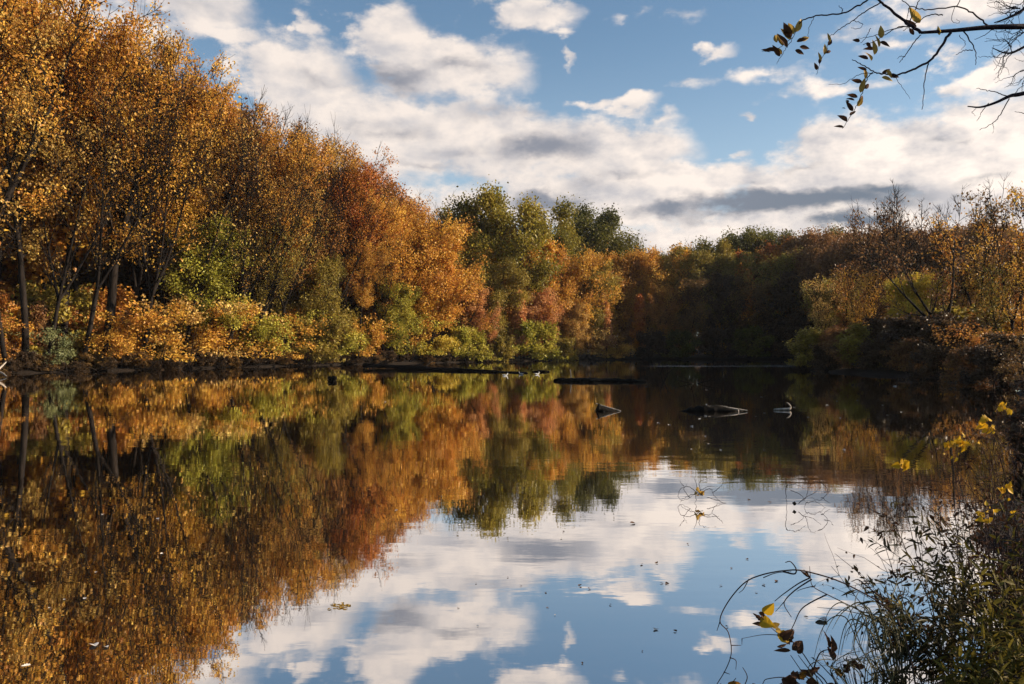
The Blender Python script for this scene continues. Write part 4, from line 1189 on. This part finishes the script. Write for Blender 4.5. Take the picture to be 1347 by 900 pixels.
bramble('yellow_leaved_bramble', 'bramble stems carrying two yellow leaves above dark withered ones at the bottom edge', [
    [(1090, 905, 0), (1070, 880, 0), (1055, 858, 0), (1040, 842, 0), (1022, 832, 0), (1008, 820, 0)], [(1085, 905, 0), (1064, 880, 0), (1050, 862, 0)],
    [(1078, 905, 0), (1060, 890, 0), (1040, 862, 0)], [(1030, 836, 0), (1005, 835, 0), (976, 840, 0)], [(1100, 905, 0), (1085, 880, 0), (1068, 865, 0)], [(976, 840, 0), (976, 848, 0)],
    [(1070, 880, 0), (1078, 860, 0), (1088, 855, 0), (1096, 856, 0)]],
    [(L_YELLOW, 'yellow_leaf', [(1000, 816, 21, 20, 'heart'), (1004, 806, 20, 310, 'oval'), (1022, 835, 20, 20, 'oval')]),
     (L_BROWN, 'withered_leaf', [(998, 806, 15, 30, 'oval'), (1003, 818, 18, 230, 'lobed'), (1002, 822, 15, 200, 'oval'), (1026, 840, 26, 320, 'oval'), (1034, 846, 24, 310, 'lobed'), (1042, 855, 26, 325, 'oval'), (1022, 851, 20, 350, 'lance'),
                                 (1040, 856, 26, 180, 'lance'), (1050, 860, 20, 290, 'oval'), (1036, 848, 22, 250, 'lance'), (1090, 852, 24, 270, 'lobed'), (1094, 858, 26, 280, 'oval'), (1097, 868, 20, 260, 'oval')]),
     (L_OCHRE, 'bract', [(1016, 825, 11, 330, 'oval'), (1020, 829, 9, 10, 'oval')])], 4.3, .0042)
bramble('withered_plant', 'low plant with orange-brown and withered leaves along the bottom frame edge', [
    [(1010, 915, 0), (1030, 898, 0), (1050, 885, 0), (1062, 882, 0)], [(1080, 915, 0), (1075, 895, 0), (1072, 885, 0)], [(1010, 915, 0), (985, 910, 0), (965, 900, 0), (968, 892, 0)], [(1110, 915, 0), (1112, 895, 0), (1108, 880, 0), (1105, 872, 0)],
    [(1120, 915, 0), (1125, 890, 0), (1118, 870, 0)], [(985, 915, 0), (983, 890, 0), (977, 878, 0)], [(1062, 915, 0), (1040, 893, 0), (1010, 893, 0), (1003, 900, 0)]],
    [(L_RUST, 'rust_leaf', [(958, 898, 26, 50, 'oval'), (966, 897, 22, 70, 'oval'), (1052, 885, 16, 40, 'oval'), (1098, 884, 18, 20, 'lobed')]),
     (L_BROWN, 'withered_leaf', [(1028, 893, 34, 30, 'oval'), (1040, 886, 26, 15, 'lobed'), (1030, 897, 40, 5, 'oval'), (1064, 884, 22, 340, 'lobed'), (1070, 888, 20, 200, 'oval'), (1060, 898, 34, 10, 'oval'), (1088, 900, 20, 20, 'oval'),
                                 (948, 899, 14, 90, 'oval'), (990, 899, 18, 60, 'lobed'), (1108, 874, 22, 60, 'oval'), (1112, 885, 22, 300, 'lobed'), (1118, 870, 20, 30, 'oval'), (1125, 878, 18, 350, 'oval')])], 4.25, .004)

def herb(label, X, Y, H, n, lean, seed, mat, leaf_l=.105, leaf_w=.0175, dens=1.0, name='lance_leaved_plant', tips=None):
    rg_ = np.random.default_rng(seed)
    t2 = thing(name, label, 'plant', (X, Y, gz(X, Y) - .02))
    st, lv, tp = Geo(), Geo(), Geo()
    for q in range(n):
        d = unit([lean[0] + rg_.normal(0, .28), lean[1] + rg_.normal(0, .28), 1])
        Ls = H * rg_.uniform(.7, 1.15)
        pth = path(np.array([rg_.normal(0, .05), rg_.normal(0, .05), 0]), d, Ls, 9, -.35, .16, rg_)
        st.tube(pth, np.linspace(.004, .0012, 10), 4)
        segs = [(pth, .2)]
        for q2 in range(4):
            k0 = rg_.integers(3, 8)
            p2 = path(pth[k0], turn(pth[k0] - pth[k0 - 1], R(rg_.uniform(25, 50)), rg_.uniform(0, 6.28)), Ls * rg_.uniform(.2, .4), 5, -.2, .2, rg_)
            st.tube(p2, np.linspace(.0022, .0009, 6), 3)
            segs.append((p2, .1))
        for (pp, s0) in segs:
            m = int(len(pp) * 2.1 * dens)
            for q3 in range(m):
                u = s0 + (1 - s0) * (q3 + rg_.uniform(0, .9)) / m
                fi = u * (len(pp) - 1)
                k0 = min(int(fi), len(pp) - 2)
                pt = pp[k0] * (1 - fi + k0) + pp[k0 + 1] * (fi - k0)
                td = unit(pp[k0 + 1] - pp[k0])
                dd = unit(turn(td, R(rg_.uniform(30, 65)), q3 * 2.4 + rg_.uniform(-.5, .5)) + np.array([0, 0, -.15]))
                leaf(lv, pt, dd, unit(rg_.normal(0, .5, 3) + np.array([0, 0, 1])), leaf_l * rg_.uniform(.6, 1.2) * (1.1 - .4 * u), leaf_w * rg_.uniform(.8, 1.3), 'lance', rg_.uniform(0, .4), .3, rg_)
            if tips is not None and rg_.uniform() < .8:
                tp = Geo()
                for q4 in range(14):
                    leaf(tp, pp[-1] + rg_.normal(0, .014, 3), rg_.normal(0, 1, 3), rg_.normal(0, 1, 3), .02, .009, 'oval', .2, .3, rg_)
                tp.make('seed_head', tips, t2)
    st.make('stems', CANE, t2)
    lv.make('foliage', mat, t2)
    return t2
HERBS = [  # label, X, Y, height, stems, lean
 ('dark lance-leaved plant leaning left over the water, topmost of the right thicket', 2.85, 5.2, 1.15, 7, (-.5, .1), L_DARKG, 1.0),
 ('dark drooping plant behind the topmost lance-leaved one, its spray pointing left', 3.15, 5.6, 1.2, 6, (-.65, 0), L_DARKG, .9),
 ('olive lance-leaved plant at the right frame edge, mid height', 3.25, 5.0, 1.1, 8, (-.2, 0), L_GREEN, 1.0),
 ('olive plant filling the lower right corner, nearest the frame edge', 2.75, 4.35, .85, 9, (-.1, 0), L_GREEN, 1.1),
 ('green-brown plant left of the lower right corner, dense to the ground', 2.5, 4.3, .75, 9, (-.15, 0), L_GREEN, 1.1),
 ('short leafy plant at the bottom edge below the dark seed heads', 2.28, 4.25, .6, 8, (-.15, 0), L_GREEN, 1.0),
 ('brownish leafy plant behind the short one, beside the grass tuft', 2.42, 4.6, .72, 8, (-.2, .1), L_DARKG, 1.0),
 ('dark leafy plant in the middle of the right thicket', 2.72, 4.75, .85, 8, (-.2, .1), L_DARKG, 1.0),
 ('thin leafy plant leaning out at the left side of the right thicket', 2.2, 4.5, .55, 6, (-.35, .1), L_DARKG, .7),
 ('leafy plant right of the middle of the thicket, rusty lower stems', 2.95, 4.7, .95, 8, (-.05, 0), L_GREEN, 1.0),
 ('tall dark plant at the far right edge behind the olive one', 3.5, 5.5, 1.25, 7, (-.1, 0), L_DARKG, .9),
]
for q, (lab, X, Y, H, n, lean, mt, dens) in enumerate(HERBS):
    herb(lab, X + .16, Y, H * .97, max(4, int(n * .68)), (lean[0] * .6, lean[1]), 500 + q, mt, dens=dens * .78)
herb('wiry plant with blackish seed heads standing above the grass tuft', 2.22, 4.42, .72, 5, (-.1, .1), 560, L_DARKG, dens=.5, tips=L_BROWN, name='seed_head_plant')

# grass tufts
def grass(label, px, py, D, blades, w=.007, name='grass_tuft'):
    base = wpt(px, py, D)
    X, Y = base[0], base[1]
    t2 = thing(name, label, 'grass', (X, Y, max(gz(X, Y), -.3)))
    b0 = np.array(t2.location)
    gq = Geo()
    for (bx, by, pts) in blades:
        ctrl = [np.array([rng.normal(0, .02), rng.normal(0, .02), 0])] + [wpt(x_, y_, D + rng.uniform(-.12, .12)) - b0 for (x_, y_) in pts]
        ribbon(gq, ctrl, w * rng.uniform(.7, 1.4))
    gq.make('blades', L_GRASS, t2)
    return t2
bl = []
rg = np.random.default_rng(3)
for q in range(34):
    x0 = 1165 + rg.normal(0, 14)
    side = -1 if rg.uniform() < .72 else 1
    reach_ = rg.uniform(20, 75)
    top = 800 + rg.uniform(-14, 18)
    bl.append((0, 0, [(x0, 860), (x0 + side * reach_ * .35, top + 8), (x0 + side * reach_ * .75, top + rg.uniform(5, 25)), (x0 + side * reach_, top + rg.uniform(35, 85))]))
grass('tuft of dark grass with blades drooping left, in front of the seed heads', 1185, 905, 4.35, bl)
bl = [(0, 0, [(1176, 830), (1172, 790), (1180, 765), (1202, 722)]), (0, 0, [(1176, 830), (1173, 790), (1180, 765), (1180, 722)]), (0, 0, [(1178, 840), (1170, 790), (1160, 770), (1145, 758)]),
      (0, 0, [(1186, 850), (1185, 800), (1190, 775), (1186, 768)]), (0, 0, [(1180, 840), (1140, 805), (1138, 775), (1141, 752)]), (0, 0, [(1180, 840), (1132, 805), (1125, 790), (1134, 770)]),
      (0, 0, [(1170, 840), (1172, 800), (1135, 773), (1120, 764)]), (0, 0, [(1180, 850), (1185, 800), (1188, 780), (1192, 770)]), (0, 0, [(1230, 850), (1242, 790), (1241, 760), (1240, 752)]),
      (0, 0, [(1228, 850), (1236, 800), (1226, 778), (1218, 772)])]
grass('few upright grass stems rising above the tuft against the bright reflection', 1182, 905, 4.6, bl, .006, 'tall_grass')
bl = []
for q in range(30):
    x0 = 1135 + rg.normal(0, 22)
    bl.append((0, 0, [(x0, 890), (x0 + rg.normal(0, 12), 872 + rg.uniform(-8, 8)), (x0 + rg.normal(0, 26), 858 + rg.uniform(-14, 18))]))
grass('short fine grass at the bottom edge between withered leaves and thicket', 1140, 925, 4.2, bl, .005)

# tangled brown shrubs with a few yellow leaves, upper part of the right thicket
def tangle(label, X, Y, H, n, seed, spread, yellow, D, sparse=.6, name='tangled_shrub'):
    rg_ = np.random.default_rng(seed)
    t2 = thing(name, label, 'shrub', (X, Y, gz(X, Y) - .03))
    b0 = np.array(t2.location)
    st, dl = Geo(), Geo()
    for q in range(n):
        d = unit([rg_.normal(-.15, spread), rg_.normal(0, spread * .7), 1])
        L_ = H * rg_.uniform(.7, 1.15)
        pth = path(np.array([rg_.normal(0, .08), rg_.normal(0, .08), 0]), d, L_, 10, -.3, .3, rg_)
        st.tube(pth, np.linspace(.0055, .0014, 11), 4)
        for q2 in range(6):
            k0 = rg_.integers(3, 10)
            p2 = path(pth[k0], turn(pth[k0] - pth[k0 - 1], R(rg_.uniform(30, 80)), rg_.uniform(0, 6.28)), L_ * rg_.uniform(.15, .4), 6, -.2, .4, rg_)
            st.tube(p2, np.linspace(.0022, .0008, 7), 3)
            for q3 in range(7):
                if rg_.uniform() < sparse:
                    kk = rg_.integers(1, 7)
                    leaf(dl, p2[kk], rg_.normal(0, 1, 3) + np.array([0, 0, -.8]), rg_.normal(0, 1, 3), rg_.uniform(.02, .045), rg_.uniform(.01, .024), 'oval', .5, .6, rg_)
    for (px, py, s_, k_) in yellow:
        tip = wpt(px, py, D) - b0
        mid = tip * .55 + np.array([rg_.normal(0, .06), rg_.normal(0, .06), .12])
        sp_ = smooth_path([np.zeros(3), mid, tip], 7)
        st.tube(sp_, np.linspace(.004, .0015, len(sp_)), 4)
        yl = Geo()
        for q in range(k_ * 2 if k_ > 1 else 1):
            L_ = s_ / FPX * D * rg_.uniform(.35, .68)
            leaf(yl, tip + rg_.normal(0, .02, 3) * (k_ > 1), (rg_.normal(0, .8), rg_.normal(0, .3), rg_.normal(-.35, .6)), (rg_.normal(.3, .3), -1, rg_.normal(.3, .4)), L_, L_ * .85, ['lobed', 'heart', 'lobed'][q % 3], rg_.uniform(0, .5), rg_.uniform(.1, .6), rg_)
        yl.make('yellow_leaf_cluster', L_YELLOW, t2)
    st.make('stems', CANE, t2)
    if dl.n:
        dl.make('dead_leaves', L_BROWN, t2)
    return t2
tangle('brown tangled shrub with bright yellow leaves high at its left side', 3.05, 5.15, 1.25, 9, 601, .32, [(1249, 584, 17, 3), (1264, 583, 20, 4), (1252, 596, 11, 2), (1288, 581, 13, 1)], 5.1)
tangle('tall brown tangled shrub at the right edge with a yellow leaf cluster near its top', 3.45, 5.3, 1.5, 10, 602, .28, [(1299, 556, 22, 4), (1304, 566, 16, 2)], 5.2)
tangle('low brown tangled shrub whose leaning stem ends in a yellow cluster far left', 2.9, 5.3, .9, 7, 603, .35, [(1190, 610, 20, 4), (1184, 613, 12, 1)], 5.25, .4)
tangle('brown tangled shrub with lemon leaf clusters amid dark stems at mid right', 3.1, 4.9, 1.1, 9, 604, .3, [(1321, 645, 20, 4), (1293, 676, 15, 2), (1297, 684, 15, 2), (1306, 677, 14, 2), (1301, 667, 8, 1), (1329, 674, 12, 1)], 4.85)
tangle('ragged dry shrub behind the tall brown tangle, straw tips at its top', 4.4, 6.9, 1.4, 10, 605, .3, [(1325, 536, 16, 2), (1318, 532, 14, 2)], 6.9, .8)
tangle('dry brown shrub lowest at the right edge above the water', 3.75, 6.0, 1.1, 9, 606, .35, [], 6.0, .9)
tangle('bare twiggy shrub leaning over the water at the bend of the bank', 5.95, 9.0, 1.5, 9, 607, .4, [], 9.0, .7)
tangle('brown twiggy shrub on the bank just beyond the bend', 8.7, 13.0, 1.7, 10, 608, .35, [], 13, .9)
tangle('dry twiggy shrub halfway to the right bank trees', 12.4, 18.5, 2.0, 10, 609, .35, [], 18, .9)
tangle('brown twiggy shrub nearest the right bank trees', 16.8, 25.0, 2.2, 10, 610, .35, [], 25, .9)

for q, (X, Y, H, key, tone, lab) in enumerate([
    (3.35, 5.75, .5, 'bush1', 'sepia', 'low brown scrub behind the lemon leaf clusters'), (3.9, 6.0, .6, 'bush0', 'umber', 'low dark scrub at the right edge behind the yellow-leaved tangle'),
    (4.5, 6.6, .6, 'bush0', 'umber', 'low dark scrub on the near bank under the dry shrub'), (5.4, 8.0, .7, 'bush1', 'umber', 'dark scrub at the right edge behind the brown tangles'),
    (7.0, 10.6, .8, 'bush0', 'umber', 'dark scrub just past the bend of the bank'),
    (8.6, 14.0, 1.2, 'bush0', 'umber', 'dark scrub beyond the bend, close to the water'), (9.9, 16.0, 1.3, 'bush1', 'umber', 'dark scrub midway along the near right bank'),
    (11.6, 18.6, 1.3, 'bush0', 'umber', 'dark scrub beside the halfway dry shrub'), (13.2, 21.0, 1.4, 'bush1', 'umber', 'dark scrub past the halfway dry shrub'),
    (15.2, 24.0, 1.5, 'bush0', 'umber', 'dark scrub below the scrubby slope at right'), (17.4, 27.5, 1.6, 'bush1', 'olive', 'olive scrub nearing the right bank trees'),
    (19.8, 31.2, 1.7, 'bush0', 'umber', 'dark scrub close to the cut-off shrub at the right edge'), (22.6, 35.5, 1.8, 'bush1', 'darkgreen', 'dark scrub at the foot of the right bank trees'),
    (24.8, 38.6, 1.9, 'bush0', 'umber', 'dark scrub under the shrub cut by the right edge'), (26.6, 42.5, 2.0, 'bush1', 'darkgreen', 'dark scrub along the black bank at right')]):
    plant(key, 'bank_scrub', lab, 'shrub', X * 1.085 + .12, Y, H * .9, tone, wide=1.3)

# ------------------------------------------------------------------ tree at the right whose limb hangs into the top of the frame
D = 5.5
T0 = np.array([5.6, 5.9, gz(5.6, 5.9) - .1])
ot = thing('overhanging_tree', 'near tree outside the right edge, its thin dark branches hanging into the top corner', 'tree', T0)
gq = Geo()
tr = smooth_path([(0, 0, 0), (.05, .02, 1.6), (-.1, .0, 3.2), (.1, .1, 5.0), (.05, .2, 7.4)], 6)
gq.tube(tr, np.linspace(.17, .05, len(tr)), 10)
gq.make('trunk', BARK, ot, True)
OL = Geo()
def limb(segs, D=5.5, dd=0.0):
    for (pts, r0_, r1_) in segs:
        sp_ = smooth_path([wpt(px, py, D + z_) - T0 if len(q_) == 0 else q_ for (px, py, z_, *q_) in pts], 7)
        sp_ = sp_ + rng.normal(0, .0025, sp_.shape)
        OL.tube(sp_, np.linspace(r0_, r1_, len(sp_)), 6)
W_ = lambda *a: np.array(a)
def limb_from(trunk_pt, pts, r0_, r1_, D=5.5):
    sp_ = smooth_path([np.array(trunk_pt)] + [wpt(px, py, D + z_) - T0 for (px, py, z_) in pts], 7)
    OL.tube(sp_, np.linspace(r0_, r1_, len(sp_)), 7)
limb_from((-.08, 0, 3.0), [(1420, 34, .15), (1347, 35, 0), (1300, 36, 0), (1256, 40, 0), (1212, 43, 0)], .026, .010)
limb_from((-.05, 0, 3.4), [(1420, 105, .5), (1347, 123, .4), (1330, 126, .4), (1310, 135, .4), (1290, 141, .4), (1273, 140, .4)], .022, .004)
limb_from((.0, 0, 3.9), [(1400, -30, .6), (1347, 12, .6), (1325, 24, .6), (1308, 30, .6)], .02, .004)
limb_from((.05, 0, 4.3), [(1420, 20, .8), (1347, 62, .8), (1325, 70, .8), (1305, 63, .8)], .018, .003)
limb([
 ([(1212, 43, 0), (1190, 28, 0), (1168, 10, 0), (1150, -5, 0), (1120, -35, .1)], .011, .006),
 ([(1252, 41, 0), (1244, 52, 0), (1226, 77, 0), (1205, 90, 0), (1180, 98, 0), (1162, 97, 0), (1150, 95, 0), (1135, 86, 0), (1121, 78, 0)], .010, .0025),
 ([(1221, 84, 0), (1216, 110, 0), (1213, 144, 0)], .004, .002),
 ([(1268, 41, 0), (1281, 63, 0), (1285, 86, 0)], .005, .002), ([(1281, 66, 0), (1268, 67, 0), (1258, 72, 0)], .0035, .0018),
 ([(1300, 34, 0), (1282, 19, 0), (1258, 9, 0), (1225, 13, 0), (1200, 9, 0), (1184, -3, 0)], .006, .0025),
 ([(1258, 9, 0), (1262, 2, 0), (1260, -8, 0)], .0035, .002), ([(1195, 29, 0), (1206, 8, 0), (1210, -6, 0)], .004, .0025), ([(1195, 10, 0), (1194, 20, 0), (1192, 30, 0)], .003, .0015),
 ([(1150, -5, 0), (1125, 10, 0), (1107, 18, 0), (1080, 20, 0), (1060, 25, 0), (1050, 32, 0), (1045, 40, 0)], .006, .003),
 ([(1107, 18, 0), (1108, 12, 0), (1103, 8, 0)], .003, .0015), ([(1071, 22, 0), (1065, 35, 0), (1062, 50, 0)], .002, .0012),
 ([(1160, 3, 0), (1140, 14, 0), (1122, 27, 0), (1105, 38, 0), (1090, 50, 0)], .0045, .0018), ([(1122, 27, 0), (1135, 32, 0), (1128, 38, 0), (1120, 37, 0)], .0022, .0012),
 ([(1205, 36, 0), (1185, 35, 0), (1165, 45, 0), (1150, 55, 0), (1135, 58, 0)], .004, .002), ([(1190, 35, 0), (1168, 40, 0), (1146, 48, 0), (1130, 50, 0)], .003, .0012),
 ([(1145, 36, 0), (1140, 48, 0), (1132, 57, 0)], .0025, .0015), ([(1240, 20, 0), (1222, 20, 0), (1200, 34, 0), (1188, 40, 0)], .004, .002),
 ([(1212, 45, 0), (1198, 62, 0), (1190, 75, 0), (1183, 82, 0)], .004, .002), ([(1190, 75, 0), (1184, 74, 0), (1180, 78, 0)], .002, .0012),
 ([(1148, 95, 0), (1140, 105, 0), (1135, 120, 0), (1128, 138, 0), (1118, 155, 0), (1108, 170, 0)], .0035, .0015),
 ([(1150, 96, 0), (1130, 98, 0), (1110, 110, 0), (1090, 111, 0)], .0025, .001), ([(1176, 99, 0), (1185, 112, 0), (1197, 131, 0)], .0022, .0009),
 ([(1052, 33, 0), (1040, 55, 0), (1030, 70, 0), (1022, 84, 0)], .0025, .0015), ([(1042, 50, 0), (1020, 66, 0), (1002, 68, 0)], .002, .0012),
 ([(1092, 50, 0), (1088, 65, 0), (1080, 80, 0), (1074, 98, 0)], .0022, .0012), ([(1310, 36, 0), (1296, 46, 0), (1282, 52, 0)], .003, .0014),
 ([(1256, 10, 0), (1252, 28, 0), (1262, 30, 0), (1258, 25, 0)], .002, .001), ([(1262, 46, 0), (1270, 58, 0), (1264, 66, 0)], .0022, .001),
 ([(1327, 127, .4), (1312, 122, .4), (1297, 119, .4), (1285, 116, .4)], .004, .0018), ([(1328, 130, .4), (1316, 150, .4), (1305, 163, .4), (1289, 171, .4)], .004, .0018),
 ([(1306, 162, .4), (1307, 168, .4), (1306, 175, .4)], .002, .001), ([(1300, 136, .4), (1290, 151, .4), (1285, 160, .4)], .003, .0015), ([(1285, 141, .4), (1279, 148, .4), (1283, 152, .4)], .002, .001),
 ([(1335, 125, .4), (1341, 116, .4), (1352, 110, .4)], .003, .0015), ([(1350, 150, .4), (1336, 147, .4)], .003, .0015)])
rg = np.random.default_rng(77)
for (x0, y0, n_) in ((1335, 12, 9), (1325, 66, 7), (1345, 40, 6), (1350, 95, 6), (1350, -5, 6)):     # fine bare twigs further back
    for q in range(n_):
        a = rg.uniform(2.4, 3.9)
        pts = [np.array([x0 + rg.uniform(-4, 10), y0 + rg.uniform(-4, 4)])]
        for s_ in range(4):
            a += rg.normal(0, .5)
            pts.append(pts[-1] + np.array([math.cos(a), math.sin(a)]) * rg.uniform(7, 13))
        limb([([(p_[0], p_[1], .7) for p_ in pts], .0035, .0012)])
        a2 = a + rg.choice([-1, 1]) * 1.0
        pts2 = [pts[2], pts[2] + np.array([math.cos(a2), math.sin(a2)]) * 8, pts[2] + np.array([math.cos(a2 + .4), math.sin(a2 + .4)]) * 16]
        limb([([(p_[0], p_[1], .7) for p_ in pts2], .0022, .001)])
OL.make('branches', TWIG, ot, True)
def spray(lst, mt, nm):
    gq = Geo()
    for (px, py, s_, ang_) in lst:
        a = R(ang_)
        L_ = s_ / FPX * D
        leaf(gq, wpt(px, py, D) - T0, (math.cos(a), rng.uniform(-.4, .4), -math.sin(a)), (rng.uniform(-.6, .6), -1, rng.uniform(-.5, .6)), L_, L_ * rng.uniform(.34, .5), 'oval', rng.uniform(0, .4), rng.uniform(.2, .6))
    gq.make(nm, mt, ot)
spray([(1046, 42, 20, 300), (1044, 45, 18, 250), (1040, 52, 20, 235), (1052, 52, 16, 350), (1030, 60, 18, 245), (1028, 72, 14, 240), (1022, 56, 15, 260), (1092, 55, 12, 250), (1084, 72, 15, 275), (1080, 80, 12, 250), (1160, 50, 16, 255), (1156, 62, 17, 260),
       (1150, 72, 20, 270), (1146, 80, 16, 255), (1165, 92, 14, 60), (1160, 102, 16, 10), (1138, 104, 18, 275), (1132, 122, 20, 280), (1128, 140, 14, 300), (1210, 30, 24, 225), (1236, 46, 12, 250)], L_OCHRE, 'yellowed_leaves')
spray([(1040, 50, 22, 240), (1035, 62, 22, 235), (1020, 66, 16, 180), (1012, 68, 12, 190), (1048, 55, 16, 340), (1052, 62, 14, 5), (1026, 74, 18, 230), (1046, 66, 14, 20), (1038, 42, 12, 180), (1090, 60, 12, 300), (1086, 70, 12, 330), (1078, 84, 12, 280),
       (1075, 92, 10, 240), (1131, 54, 12, 180), (1140, 56, 10, 60), (1150, 65, 14, 190), (1158, 55, 14, 30), (1142, 78, 14, 210), (1140, 92, 12, 200), (1134, 108, 14, 200), (1136, 116, 12, 330), (1128, 128, 14, 200), (1124, 132, 12, 190), (1130, 134, 14, 310),
       (1122, 146, 16, 230), (1118, 152, 14, 320), (1114, 160, 16, 230), (1110, 168, 12, 200), (1205, 38, 26, 230), (1202, 46, 14, 250), (1160, 96, 12, 340), (1170, 98, 14, 20), (1117, 134, 6, 200), (1112, 143, 5, 200), (1240, 44, 10, 230)], L_BROWN, 'withered_leaves')
